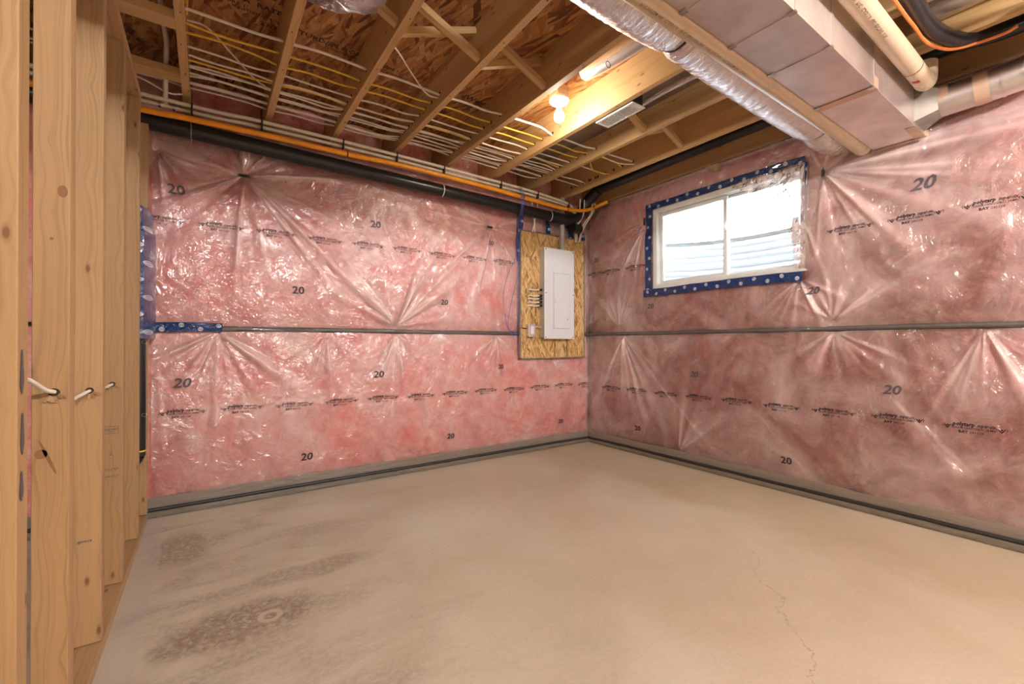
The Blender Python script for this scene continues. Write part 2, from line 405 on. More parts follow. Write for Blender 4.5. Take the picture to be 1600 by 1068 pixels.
def mk_floor():
    m, nt, o = newmat('stained_concrete_slab'); p = N(nt, 'ShaderNodeBsdfPrincipled', Roughness=.72)
    g = N(nt, 'ShaderNodeNewGeometry').outputs['Position']
    sep = N(nt, 'ShaderNodeSeparateXYZ'); nt.links.new(g, sep.inputs[0]); X, Y = sep.outputs[0], sep.outputs[1]
    base = ramp(nt, [(.32, (.44, .37, .26)), (.5, (.505, .44, .335)), (.68, (.555, .50, .395))])
    nt.links.new(noise(nt, g, .9, 5, .55, .6).outputs[0], base.inputs[0])
    col = base.outputs[0]
    fine = ramp(nt, [(.3, (.93, .92, .9)), (.7, (1.05, 1.05, 1.05))]); nt.links.new(noise(nt, g, 60, 4, .7).outputs[0], fine.inputs[0])
    col = mixc(nt, 1, col, fine.outputs[0], 'MULTIPLY')
    # ochre stain band along the right wall
    tr = ramp(nt, [(.0, (0, 0, 0)), (.35, (1, 1, 1)), (1, (.7, .7, .7))])
    dw = math_(nt, 'ADD', X, math_(nt, 'MULTIPLY', noise(nt, g, 1.6, 4, .6).outputs[0], .9))
    nt.links.new(math_(nt, 'MULTIPLY', math_(nt, 'SUBTRACT', dw, 3.05), 1.6), tr.inputs[0])
    col = mixc(nt, math_(nt, 'MULTIPLY', tr.outputs[0], .55), col, (.38, .295, .18))
    # brown scuffed dirt, left half, blotchy and grainy
    st = noise(nt, g, 1, 6, .62, .8, (1.5, 4.2, 1)); gr = noise(nt, g, 42, 4, .75, .5)
    s1 = ramp(nt, [(.47, (0, 0, 0)), (.63, (1, 1, 1))]); nt.links.new(st.outputs[0], s1.inputs[0])
    s2 = ramp(nt, [(.36, (.25, .25, .25)), (.56, (1, 1, 1))]); nt.links.new(gr.outputs[0], s2.inputs[0])
    lft = ramp(nt, [(0, (1, 1, 1)), (1, (0, 0, 0))]); nt.links.new(math_(nt, 'MULTIPLY', math_(nt, 'ADD', X, .1), .62), lft.inputs[0])
    def blob(cx, cy, rx, ry):
        a = math_(nt, 'DIVIDE', math_(nt, 'SUBTRACT', X, cx), rx); b = math_(nt, 'DIVIDE', math_(nt, 'SUBTRACT', Y, cy), ry)
        d = math_(nt, 'ADD', math_(nt, 'MULTIPLY', a, a), math_(nt, 'MULTIPLY', b, b))
        d = math_(nt, 'ADD', d, math_(nt, 'MULTIPLY', math_(nt, 'SUBTRACT', noise(nt, g, 6, 4, .6).outputs[0], .5), 1.3))
        r = ramp(nt, [(.35, (1, 1, 1)), (1.0, (0, 0, 0))]); nt.links.new(d, r.inputs[0]); return r.outputs[0]
    f = math_(nt, 'MULTIPLY', math_(nt, 'MULTIPLY', s1.outputs[0], lft.outputs[0]), .6)
    f = math_(nt, 'MAXIMUM', f, math_(nt, 'MULTIPLY', blob(.12, 2.0, .33, .17), .8))
    f = math_(nt, 'MAXIMUM', f, math_(nt, 'MULTIPLY', blob(.42, 2.28, .35, .10), .5))
    f = math_(nt, 'MAXIMUM', f, math_(nt, 'MULTIPLY', blob(-.12, 2.9, .16, .28), .7))
    f = math_(nt, 'MAXIMUM', f, math_(nt, 'MULTIPLY', blob(.55, 2.75, .25, .1), .35))
    f = math_(nt, 'MULTIPLY', f, s2.outputs[0])
    # dried ring of a spill
    dx = math_(nt, 'SUBTRACT', X, .21); dy = math_(nt, 'SUBTRACT', Y, 1.985)
    dr = math_(nt, 'SQRT', math_(nt, 'ADD', math_(nt, 'MULTIPLY', dx, dx), math_(nt, 'MULTIPLY', dy, dy)))
    ring = math_(nt, 'LESS_THAN', math_(nt, 'ABSOLUTE', math_(nt, 'SUBTRACT', dr, .034)), .011)
    f = math_(nt, 'MULTIPLY', f, math_(nt, 'SUBTRACT', 1.0, math_(nt, 'MULTIPLY', ring, .8)))
    col = mixc(nt, f, col, (.205, .145, .098))
    # pale drip edge strip beside the stud wall
    e1 = math_(nt, 'LESS_THAN', math_(nt, 'ADD', X, math_(nt, 'MULTIPLY', math_(nt, 'SUBTRACT', noise(nt, g, 1.1, 3).outputs[0], .5), .12)), -.2)
    col = mixc(nt, math_(nt, 'MULTIPLY', e1, .55), col, (.44, .39, .33))
    # hairline crack
    cy = noise(nt, g, 3.3, 5, .6); cl = math_(nt, 'ABSOLUTE', math_(nt, 'SUBTRACT', math_(nt, 'ADD', math_(nt, 'ADD', Y, math_(nt, 'MULTIPLY', cy.outputs[0], .35)), math_(nt, 'MULTIPLY', X, -.75)), -.42))
    ck = math_(nt, 'MULTIPLY', math_(nt, 'LESS_THAN', cl, .0022), math_(nt, 'LESS_THAN', X, 2.35))
    ck = math_(nt, 'MULTIPLY', ck, math_(nt, 'GREATER_THAN', X, 1.2))
    col = mixc(nt, math_(nt, 'MULTIPLY', ck, .45), col, (.2, .15, .1))
    nt.links.new(col, p.inputs['Base Color'])
    rr = ramp(nt, [(.3, (.5, .5, .5)), (.7, (.8, .8, .8))]); nt.links.new(noise(nt, g, 2.2, 4).outputs[0], rr.inputs[0]); nt.links.new(rr.outputs[0], p.inputs['Roughness'])
    nt.links.new(bump(nt, noise(nt, g, 24, 6, .7).outputs[0], .25, .004), p.inputs['Normal'])
    nt.links.new(p.outputs[0], o.inputs[0]); return m
M['floor'] = mk_floor()

# ------------------------------------------------------------------ the setting
X0, Y0 = -3.2, -3.6
m = MB(); m.box((X0, Y0, -.12), (3.85, 3.9, 0)); fl = m.build('floor', M['floor']); tag(fl, 'stained bare concrete basement slab', kind='structure')

ceil = empty('ceiling', (1.5, 1, ZS), 'strand board subfloor carried on bare timber joists', kind='structure')
px = [X0, -.42, .80, 2.02, 3.85]
py = [Y0, -1.35, 1.09, 3.9]
for i in range(4):
    for j in range(3):
        m = MB(); m.box((px[i]+.0015, py[j]+.0015, ZS), (px[i+1]-.0015, py[j+1]-.0015, ZS+.02))
        m.build('subfloor_panel', M['subfloor'], ceil)
JR = [-3.0+.04, -2.45, -1.98, -1.5, -1.03, -.56, -.09, .365, .80, 1.265, 1.73, 2.205, 2.67, 3.125, 3.60]   # right faces of the joists
JW = .04
for k, xr in enumerate(JR):
    m = MB(); m.box((xr-JW, Y0, ZJ), (xr, 3.72, ZS-.001)); m.build('joist', M['joist'], ceil, bevel=.002)
# rim board over the back wall
m = MB(); m.box((X0, 3.735, ZJ), (3.85, 3.775, ZS-.001)); m.build('rim_board', M['joist'], ceil)
# solid blocking in the left bays
for (xa, xb, y, z0, z1) in ((-.56, -.13, 3.20, 2.62, 2.665), (-.56, -.13, 2.66, 2.62, 2.665)):
    m = MB(); m.box((xa, y-.045, z0), (xb, y+.045, z1)); m.build('blocking', M['joist'], ceil, bevel=.002)
# crossed bridging between the joists
def bridging(a, b, y, mids=2.0):
    xl, xr = JR[a], JR[b]-JW
    for (za, zb, yy) in ((ZS-.035, ZJ+.03, y), (ZJ+.03, ZS-.035, y+.045)):
        m = MB(); m.beam((xl-.002, yy, za), (xr+.002, yy, zb), .036, .036, up=(0, 1, 0))
        o = m.build('bridging', M['joist'], ceil, bevel=.0015)
for a in (6, 7, 8, 9, 11, 12):
    bridging(a, a+1, 2.08)
# nails driven up into joist undersides
m = MB()
for xr in JR[6:]:
    for y in (.9, 1.4, 1.9, 2.4, 2.85):
        m.lathe([(0, -.001), (.004, -.001), (.004, .002)], (xr-JW/2+random.uniform(-.008, .008), y+random.uniform(-.2, .2), ZJ), 6)
m.build('nail_heads', M['hole'], ceil)
o = C.objects[-1]; o['kind'] = 'stuff'
# short block between the last joist and the wall above the window
m = MB(); m.beam((3.60, 2.18, 2.60), (3.42+.10, 2.02, 2.56), .04, .06); m.build('blocking', M['joist'], ceil)

# walls (concrete behind, glass fibre batts in front)
wb = empty('wall_back', (1.5, YA, 0), 'back basement wall filled with pink glass fibre batts', kind='structure')
wr = empty('wall_right', (XB, 1, 0), 'right basement wall filled with pink batts around the window', kind='structure')
m = MB(); m.box((X0, YA+.10, 0), (3.85, YA+.33, ZJ-.002)); m.build('concrete_wall', M['concrete'], wb)
WY0, WY1, WZ0, WZ1 = 1.40, 2.665, 1.60, 2.365          # window opening
m = MB()
m.box((XB+.06, Y0, 0), (XB+.15, WY0, ZJ-.002)); m.box((XB+.06, WY1, 0), (XB+.15, YA+.1, ZJ-.002))
m.box((XB+.06, WY0, 0), (XB+.15, WY1, WZ0)); m.box((XB+.06, WY0, WZ1), (XB+.15, WY1, ZJ-.002))
m.build('concrete_wall', M['concrete'], wr)
m = MB(); m.box((X0, Y0-.1, 0), (3.85, Y0, 2.9)); o = m.build('wall_front', M['sheath']); tag(o, 'plain wall behind the viewer', kind='structure')
m = MB(); m.box((X0-.1, Y0, 0), (X0, 3.9, 2.9)); o = m.build('wall_far_left', M['sheath']); tag(o, 'plain wall at the far left side of the basement', kind='structure')
m = MB(); m.box((3.86, Y0, ZJ-.05), (3.9, 3.9, 2.9)); m.build('rim_board', M['joist'], ceil)

nzA, nzB, nzC, nzD = Noise(1), Noise(2), Noise(3), Noise(4)
def folds(pts, seed):
    rs = np.random.RandomState(seed); out = []
    for (u0, z0, reach, amp, half) in pts:
        R = []
        for k in range(17):
            th = rs.uniform(0, 2*math.pi) if half is None else half[0]+rs.uniform(-1, 1)*half[1]
            R.append((th, rs.uniform(.03, .10), rs.uniform(.4, 1.0)*reach, rs.uniform(.35, 1.0)*amp*(1 if rs.rand() < .75 else -.6)))
        out.append((u0, z0, reach, R))
    return out
def seglist(S_, seed):
    rs = np.random.RandomState(seed); out = []
    for (a, b, c, d, w, am) in S_:
        out.append((a, b, c, d, w, am))
        for k in range(2):      # lesser creases beside each long one
            out.append((a, b, c+rs.uniform(-.22, .22), d+rs.uniform(-.12, .12), w*.6, am*rs.uniform(.3, .6)*rs.choice([-1, 1])))
    return out
SEG_A = seglist([(.204, 2.245, 1.27, 1.23, .030, .017), (.204, 2.245, .95, 1.30, .022, .012), (.204, 2.245, .15, 1.30, .020, .011), (.204, 2.245, .40, 1.45, .018, .010),
    (.204, 2.245, -.24, 1.95, .020, .013), (.204, 2.245, -.25, 2.25, .016, .008), (.204, 2.245, .9, 2.36, .018, .008), (.204, 2.245, .60, 1.9, .016, .008), (.204, 2.245, .24, 2.5, .014, .009),
    (1.288, 1.225, .55, 1.85, .024, .012), (1.288, 1.225, .95, 1.70, .022, .012), (1.288, 1.225, 1.62, 1.62, .020, .011), (1.288, 1.225, 2.15, 2.15, .022, .009), (1.288, 1.225, 1.05, 1.32, .016, .010),
    (2.218, 2.195, 1.50, 1.55, .022, .010), (2.218, 2.195, 1.2, 2.25, .020, .007), (2.218, 2.195, 1.55, 1.95, .018, .008), (2.218, 2.195, 2.0, 1.30, .020, .009), (2.218, 2.195, 2.28, 1.40, .016, .008), (2.218, 2.195, 2.46, 1.8, .016, .008),
    (1.288, 1.165, 1.24, .25, .024, .012), (1.288, 1.165, 1.42, .45, .018, .008), (1.288, 1.165, 1.1, .6, .016, .007), (.059, 1.16, .05, .15, .022, .011), (.059, 1.16, -.2, .7, .020, .010), (.059, 1.16, .33, .65, .020, .010),
    (.059, 1.16, .62, .75, .022, .009), (.75, 1.16, .82, .2, .022, .008), (.6, 1.1, 1.0, .55, .020, .008), (2.291, 1.16, 2.15, .75, .016, .008), (2.291, 1.16, 2.32, .5, .018, .008), (2.291, 1.16, 2.5, .8, .014, .007), (-.26, .95, -.22, .3, .018, .010), (-.24, 1.55, .1, 1.25, .018, .009)], 21)
SEG_B = seglist([(1.258, 2.269, .15, 2.22, .026, .014), (1.258, 2.269, .2, 2.42, .022, .012), (1.258, 2.269, .35, 2.05, .022, .011), (1.258, 2.269, .75, 1.70, .020, .010), (1.258, 2.269, 1.02, 1.75, .016, .010),
    (1.258, 2.269, 1.30, 1.60, .018, .012), (1.258, 2.269, 1.36, 2.5, .014, .009), (1.258, 2.269, .9, 2.55, .016, .009), (1.258, 2.269, -.3, 2.3, .026, .009), (2.765, 2.27, 3.1, 1.7, .018, .009), (2.765, 2.27, 3.3, 2.1, .016, .008), (2.765, 2.27, 2.95, 1.5, .016, .009),
    (1.205, 1.24, 1.30, 1.45, .014, .009), (1.205, 1.24, .9, 1.50, .020, .010), (1.205, 1.24, .6, 1.65, .016, .008), (1.205, 1.165, 1.5, .95, .016, .009), (1.205, 1.165, 1.36, .8, .016, .009), (1.205, 1.165, 1.16, .75, .016, .010), (1.205, 1.165, 1.0, .85, .016, .010), (1.205, 1.165, .75, .92, .018, .009),
    (3.045, 1.165, 2.72, .15, .024, .012), (3.045, 1.165, 2.9, .3, .018, .009), (3.045, 1.165, 3.25, .5, .018, .009), (3.045, 1.165, 2.4, .5, .022, .009), (2.6, .7, 2.0, .1, .022, .009), (.492, 1.165, .3, .6, .018, .011), (.492, 1.165, .12, .8, .016, .010), (.492, 1.165, .55, .7, .014, .009), (.9, .75, .45, .15, .024, .011), (.75, .6, .5, .3, .016, .010),
    (1.42, 1.56, 1.30, 1.26, .014, .010), (1.42, 1.56, 1.52, 1.28, .014, .009), (1.8, 1.56, 1.82, 1.35, .012, .008), (2.1, 1.56, 2.12, 1.30, .012, .008), (1.35, 1.9, 1.22, 1.45, .016, .011), (.9, 1.55, .3, 1.95, .020, .009), (3.1, 1.24, 3.05, 1.9, .02, .008)], 22)
def field(u, z, F, seam=1.19, want_fold=False):
    """how far the sheet bulges into the room"""
    u = np.asarray(u, float); z = np.asarray(z, float)
    # two pillows, upper and lower
    tu = np.clip((z-seam)/(2.56-seam), 0, 1); tl = np.clip((z-.03)/(seam-.03), 0, 1)
    up = .034*np.power(np.clip(np.sin(np.pi*tu), 0, 1), .38); lo = .030*np.power(np.clip(np.sin(np.pi*tl), 0, 1), .45)
    pil = np.where(z >= seam, up, lo)
    h = pil*(1+.25*nzA(u*1.6, z*1.4))
    drape = .0045*nzB(u*7.5+1.5*nzC(z*1.3, u), z*1.1) + .006*nzC(u*2.3, z*2.0) + .0022*nzD(u*17+z*4, z*5) + .0022*nzA(u*15-z*9, z*8)
    h = h + drape*np.clip(pil/.02, 0, 1)*1.2
    fo = np.zeros_like(h)
    for (u0, z0, reach, R) in F:
        du = u-u0; dz = z-z0; r = np.sqrt(du*du+dz*dz)+1e-5; th = np.arctan2(dz, du)
        h = h - .030*np.exp(-(r/.055)**1.2)*np.clip(pil/.03, .0, 1)
        for (t, w, L, a) in R:
            d = np.abs((th-t+np.pi) % (2*np.pi)-np.pi)
            wr_ = w*(.8+.05/(r+.08))
            k_ = 1.5*a*np.exp(-(d/wr_)**2)*np.minimum(r/.05, 1)*np.exp(-(r/L)**2)
            h = h + k_
            if want_fold: fo = fo + np.abs(k_)
    for (a, b, c, d, w, am) in (SEG_A if F is tiesA else SEG_B):
        ex, ez = c-a, d-b; L = math.hypot(ex, ez); ex /= L; ez /= L
        t = (u-a)*ex+(z-b)*ez; q = -(u-a)*ez+(z-b)*ex; q = q+.012*nzC(t*4+a*9, t*0+c*5)
        tt = np.clip(t/L, 0, 1); ww = w*(.35+.9*tt)
        k_ = am*np.exp(-np.abs(q/ww)**1.5)*np.clip(t/.06, 0, 1)*np.clip((L-t)/(.45*L), 0, 1)*(.75+.9*(nzD(t*7, t*0+b*7)))
        k_ = k_*np.clip(pil/.02, 0, 1)
        h = h + k_
        if want_fold: fo = fo + np.abs(k_)*1.3
    return (h, fo) if want_fold else h
D = math.pi
tiesA = folds([(.204, 2.245, .75, .011, None), (2.218, 2.195, .62, .009, None), (1.288, 1.225, .85, .012, (D/2, 1.4)),
               (1.288, 1.165, .5, .009, (-D/2, 1.1)), (.059, 1.16, .65, .010, (-D/2, 1.2)), (2.291, 1.16, .35, .008, (-D/2, 1.1)), (-.26, 2.3, .3, .012, (-1.2, 1.0)),
               (.75, 1.16, .4, .006, (-D/2, 1.0)), (3.0, .9, .3, .005, None)], 5)
tiesB = folds([(1.258, 2.269, 1.0, .013, (D, 2.0)), (2.763, 2.20, .4, .008, (0, 2.4)), (1.205, 1.165, .55, .010, (-D/2, 1.2)),
               (3.045, 1.165, .8, .010, (-D/2, 1.1)), (.492, 1.165, .6, .009, (-D/2, 1.0)), (1.40, 1.55, .4, .010, (-D/2, 1.3)), (3.1, 1.24, .5, .007, (D/2, 1.0)),
               (1.205, 1.235, .4, .007, (D/2, 1.0)), (.3, 1.25, .7, .008, (D/2+.5, .9)), (2.4, .1, .7, .007, (D/2+.3, .7))], 9)
def HA(u, z): return field(u, z, tiesA)
def HB(u, z): return field(u, z, tiesB)
def patch(name, H, u0, u1, z0, z1, step, back, mat, parent, side, hole=None, cutx=None):
    nu = max(2, int((u1-u0)/step)+1); nv = max(2, int((z1-z0)/step)+1)
    us = np.linspace(u0, u1, nu); vs = np.linspace(z0, z1, nv); U, V = np.meshgrid(us, vs)
    h = H(U, V)-back
    if side == 'A': P = np.stack([U, YA-h, V], -1)
    else: P = np.stack([XB-h, U, V], -1)
    P = P.reshape(-1, 3)
    ii, jj = np.meshgrid(np.arange(nu-1), np.arange(nv-1)); a = (jj*nu+ii).ravel()
    F = np.stack([a, a+1, a+1+nu, a+nu], -1)
    if side == 'B': F = F[:, ::-1]
    if hole is not None:
        cu = (us[:-1]+us[1:])/2; cv = (vs[:-1]+vs[1:])/2; CU, CV = np.meshgrid(cu, cv)
        F = F[~hole(CU, CV).ravel()]
    me = bpy.data.meshes.new(name); me.from_pydata(P.tolist(), [], F.tolist())
    me.polygons.foreach_set('use_smooth', [True]*len(me.polygons)); me.materials.append(mat)
    o = bpy.data.objects.new(name, me); C.objects.link(o)
    if parent: o.parent = parent; o.matrix_parent_inverse = Matrix.Translation(-Vector(parent.location))
    if mat == M['film']:
        fo = field(U, V, tiesA if side == 'A' else tiesB, want_fold=True)[1].ravel()
        at = me.attributes.new('fold', 'FLOAT', 'POINT'); at.data.foreach_set('value', (fo*66).astype(np.float32))
    return o
winhole = lambda U, V: (U > WY0) & (U < WY1) & (V > WZ0) & (V < WZ1)
winhole2 = lambda U, V: (U > WY0-.03+.06*(WZ1-V)) & (U < WY1) & (V > WZ0) & (V < WZ1)
# batts: one per bay, with a joint between neighbours
bat = []
ux = [-1.75, -1.15, -.55, .05, .64, 1.23, 1.82, 2.41, 3.0, XB-.02]
for a, b in zip(ux[:-1], ux[1:]):
    patch('insulation_batt', HA, a, b, .105, 1.175, .03, .020, M['pink'], wb, 'A'); patch('insulation_batt', HA, a, b, 1.205, 2.57, .018, .032, M['pink'], wb, 'A')
uy = [-2.0, -1.2, -.6, 0, .6, 1.2, 1.8, 2.4, 3.0, YA-.02]
for a, b in zip(uy[:-1], uy[1:]):
    patch('insulation_batt', HB, a, b, .105, 1.175, .018, .032, M['pink'], wr, 'B')
    if b <= WY0+.02 or a >= WY1: patch('insulation_batt', HB, a, b, 1.205, 2.60, .018, .032, M['pink'], wr, 'B')
    else: patch('insulation_batt', HB, a, b, 1.205, 2.60, .0148, .032, M['pink'], wr, 'B', hole=winhole)
# pink batts stuffed between the joists on top of the wall
for k in range(5, 14):
    m = MB(); xa, xb = JR[k], JR[k+1]-JW
    us = np.linspace(xa+.004, xb-.004, 10); vs = np.linspace(2.585, 2.855, 7)
    m.grid(lambda u, v: (u, 3.69-.05*math.sin(3.1*(u-xa)/(xb-xa))-.05*nzB(u*9, v*9+k), v), us, vs)
    m.build('insulation_batt', M['pink'], wb, smooth=True)

# printed R-value figures on the batts
for (x, z, s, sh) in ((-.16, 2.07, .085, -.1), (.55, 1.475, .075, 0), (1.116, 2.045, .075, 0), (1.728, 1.45, .065, .1), (2.211, 2.04, .06, .1), (-.134, .83, .085, .2),
                      (1.143, .835, .075, .1), (2.328, .863, .06, 0), (.608, .247, .075, .1), (1.792, .257, .065, .1), (3.096, .258, .06, 0)):
    V, F = text_shape('20', s, .02, sh, 2, 'CENTER')
    if z > 1.6 or x < 0: mt = M['ink_soft']
    else: mt = M['ink_osb']
    lettering('printed_number', [(V, F)], lambda a, b: (x+a*1.1, YA-HA(x+a*1.1, z+b-s*.35)-.003, z+b-s*.35), mt, wb, True)
for (y, z, s, sh) in ((.745, 2.035, .10, .3), (1.319, 1.455, .07, .3), (2.697, 1.444, .065, .2), (2.24, .816, .07, .3), (.892, .796, .08, .2), (2.851, .248, .065, 0), (1.497, .225, .07, 0), (3.404, 1.993, .06, 0)):
    V, F = text_shape('20', s, .02, sh, 2, 'CENTER')
    lettering('printed_number', [(V, F)], lambda a, b: (XB-HB(y-a*1.1, z+b-s*.35)-.003, y-a*1.1, z+b-s*.35), M['ink_soft'] if z > .3 else M['ink_osb'], wr, True)

# ------------------------------------------------------------------ clear poly sheets
def sheet(H, u0, u1, z0, z1, side, label, hole=None):
    o = patch('vapour_barrier', H, u0, u1, z0, z1, .0085, 0, M['film'], None, side, hole); tag(o, label, 'plastic sheet'); return o
sAu = sheet(HA, -.285, XB-.005, 1.195, 2.57, 'A', 'clear glossy plastic sheet over the upper half of the back wall behind the electrical board')
sAl = sheet(HA, -.285, XB-.005, .02, 1.183, 'A', 'clear plastic sheet over the lower half of the back wall, below the grey seam')
sBu = sheet(HB, -1.2, YA-.005, 1.195, 2.60, 'B', 'clear creased plastic sheet around the window on the upper right wall', winhole2)
sBl = sheet(HB, -1.2, YA-.005, .02, 1.183, 'B', 'clear plastic sheet over the lower half of the right wall below the window')

# maker's print repeated along the sheets
def emblem(cx, cy, s):
    """two leaf shapes either side of a chevron"""
    V, F = [], []
    def poly(P):
        n = len(V); V.extend([(cx+p[0]*s, cy+p[1]*s, 0) for p in P]); F.append(tuple(range(n, n+len(P))))
    poly([(-.9, .25), (-.1, -.9), (0, -.55), (-.62, .35)]); poly([(0, -.55), (-.1, -.9), (.1, -.9), (.95, .45), (.6, .35)])
    poly([(-.25, .1), (0, -.3), (.3, .1), (.05, .55)])
    for sg in (-1, 1): poly([(sg*1.05, -.5), (sg*1.3, 0), (sg*1.1, .6), (sg*1.0, .55), (sg*1.15, 0), (sg*.95, -.45)])
    return V, F
L1 = text_shape('polytarp', .031, .03, .15, 1); L2 = text_shape('super-six', .026, .015, .3, 1)
L3 = text_shape('XXX04.CAN/CGSB-51.34-M86', .0175, .004, 0, 1); L4 = text_shape('BAY', .021, .03, 0, 1); L5 = text_shape('241128', .018, 0, 0, 1)
def off(s, dx, dy, kx=1.0): return [(v[0]*kx+dx, v[1]+dy, 0) for v in s[0]], s[1]
def ext(s): xs = [v[0] for v in s[0]]; return max(xs)-min(xs)
PRINT = [emblem(.016, .008, .017), emblem(.226, .008, .017), off(L1, .037, .012, .088/ext(L1)), off(L2, .133, .012, .072/ext(L2)),
         off(L3, .037, -.006, .168/ext(L3)), off(L4, .060, -.027), off(L5, .104, -.027)]
def stamp_row(side, H, parent, ks, start, pitch, z):
    for k in ks:
        u0 = start+pitch*k; zz = z+.004*math.sin(k*2.1)
        if side == 'A': pl = lambda a, b: (u0+a, YA-H(u0+a, zz+b)-.0025, zz+b)
        else: pl = lambda a, b: (XB-H(u0-a, zz+b)-.0025, u0-a, zz+b)
        lettering('printed_mark', PRINT, pl, M['ink'], parent, True)
stamp_row('A', HA, sAu, range(-1, 8), -.042, .3255, 1.862)
stamp_row('A', HA, sAl, range(0, 12), -.244, .326, .632)
stamp_row('B', HB, sBu, [0, 1, 2, 3], 1.222+.327, .3255, 1.836) if False else None
stamp_row('B', HB, sBu, [0, 1, 2, 7.03], 1.222, -.3255, 1.836) if False else None
for y in (.57, .897, 1.222, 2.99, 3.31, 3.56-.03): 
    stamp_row('B', HB, sBu, [0], y, 0, 1.838)
stamp_row('B', HB, sBl, range(0, 10), 3.311, -.332, .612)

# staples with black tabs that pin the sheets
def tab(sheetobj, side, H, u, z, w, h):
    m = MB(); d = float(H(u, z))
    if side == 'A': m.box((u-w/2, YA-d-.012, z-h/2), (u+w/2, YA-d-.004, z+h/2))
    else: m.box((XB-d-.012, u-w/2, z-h/2), (XB-d-.004, u+w/2, z+h/2))
    m.build('staple_tab', M['dark'], sheetobj, bevel=.001)
tab(sAu, 'A', HA, .204, 2.245, .075, .02); tab(sAu, 'A', HA, 2.218, 2.195, .06, .02)
tab(sBu, 'B', HB, 1.262, 2.269, .018, .075); tab(sBu, 'B', HB, 2.765, 2.27, .015, .07)

# black sealant seam between upper and lower sheets
def seam(side, u0, u1, label, H):
    m = MB(); pts = []
    n = int((u1-u0)/.05)
    def P(u, z, d): return (u, YA-d, z) if side == 'A' else (XB-d, u, z)
    us = np.linspace(u0, u1, n)
    prof = [(-.020, .004), (-.014, .013), (0, .016), (.010, .012), (.016, .004)]
    m.grid(lambda u, v: P(u, 1.185+prof[int(v)][0]+.004*float(nzB(u*3, 1)), prof[int(v)][1]+.003*float(nzC(u*9, v))), us, [0, 1, 2, 3, 4])
    o = m.build('sealant_strip', M['seam'], smooth=True); tag(o, label, 'sealant'); return o
def mk_seam():
    m, nt, o = newmat('sealant_under_plastic'); p = N(nt, 'ShaderNodeBsdfPrincipled', Roughness=.22)
    uv = N(nt, 'ShaderNodeUVMap').outputs[0]; sep = N(nt, 'ShaderNodeSeparateXYZ'); nt.links.new(uv, sep.inputs[0])
    n = noise(nt, uv, 1, 4, .6, 0, (9, .9, 1)); s = math_(nt, 'ADD', math_(nt, 'MULTIPLY', sep.outputs[1], .25), math_(nt, 'MULTIPLY', n.outputs[0], .35))
    r = ramp(nt, [(.2, (.04, .03, .028)), (.45, (.07, .06, .055)), (.75, (.14, .12, .105)), (1, (.10, .08, .07))]); nt.links.new(s, r.inputs[0])
    nt.links.new(r.outputs[0], p.inputs['Base Color']); nt.links.new(bump(nt, n.outputs[0], .8, .01), p.inputs['Normal']); p.inputs['Coat Weight'].default_value = .5
    nt.links.new(p.outputs[0], o.inputs[0]); return m
M['seam'] = mk_seam()
seam('A', -.285, XB-.01, 'dark glossy sealant seam running across the middle of the back wall', HA)
seam('B', -1.2, YA-.01, 'dark glossy sealant seam running across the right wall below the window', HB)

# bottom edges: plate under plastic, black sealant bead, dirty slab edge
def curb(side, name, u0, u1, label):
    m = MB()
    def P(u, z, d): return (u, YA-d, z) if side == 'A' else (XB-d, u, z)
    us = np.linspace(u0, u1, int((u1-u0)/.04))
    pr = [(.115, .014), (.085, .026), (.045, .034), (.036, .052), (.002, .066)]
    m.grid(lambda u, v: P(u, pr[int(v)][0]+.004*float(nzA(u*4, v)), pr[int(v)][1]+.005*float(nzC(u*8, v))), us, [0, 1, 2, 3, 4])
    o = m.build(name, M['curb'], smooth=True); tag(o, label, kind='structure')
    m = MB(); r_ = [.0125+.003*float(nzB(u*7, .3)) for u in us]
    m.tube([P(u, .046+.003*float(nzA(u*3, 7)), .044+.004*float(nzD(u*5, 2))) for u in us], r_, 8)
    m.build('sealant_bead', M['sealant'], o, smooth=True)
def mk_curb():
    m, nt, o = newmat('plate_under_plastic'); p = N(nt, 'ShaderNodeBsdfPrincipled', Roughness=.4)
    uv = N(nt, 'ShaderNodeUVMap').outputs[0]; sep = N(nt, 'ShaderNodeSeparateXYZ'); nt.links.new(uv, sep.inputs[0])
    n = noise(nt, uv, 1, 6, .7, .6, (7, 1.4, 1)); s = math_(nt, 'ADD', math_(nt, 'MULTIPLY', sep.outputs[1], .22), math_(nt, 'MULTIPLY', math_(nt, 'SUBTRACT', n.outputs[0], .5), .55))
    r = ramp(nt, [(.0, (.25, .19, .145)), (.38, (.20, .165, .13)), (.55, (.05, .042, .036)), (.70, (.20, .165, .12)), (1, (.07, .055, .042))]); nt.links.new(s, r.inputs[0])
    nt.links.new(r.outputs[0], p.inputs['Base Color']); nt.links.new(bump(nt, n.outputs[0], .8, .01), p.inputs['Normal'])
    nt.links.new(p.outputs[0], o.inputs[0]); return m
M['curb'] = mk_curb()
curb('A', 'baseboard_back', -1.7, XB-.03, 'wall plate and slab edge under plastic along the foot of the back wall')
curb('B', 'baseboard_right', -2.0, YA-.03, 'wall plate and slab edge under plastic along the foot of the right wall')

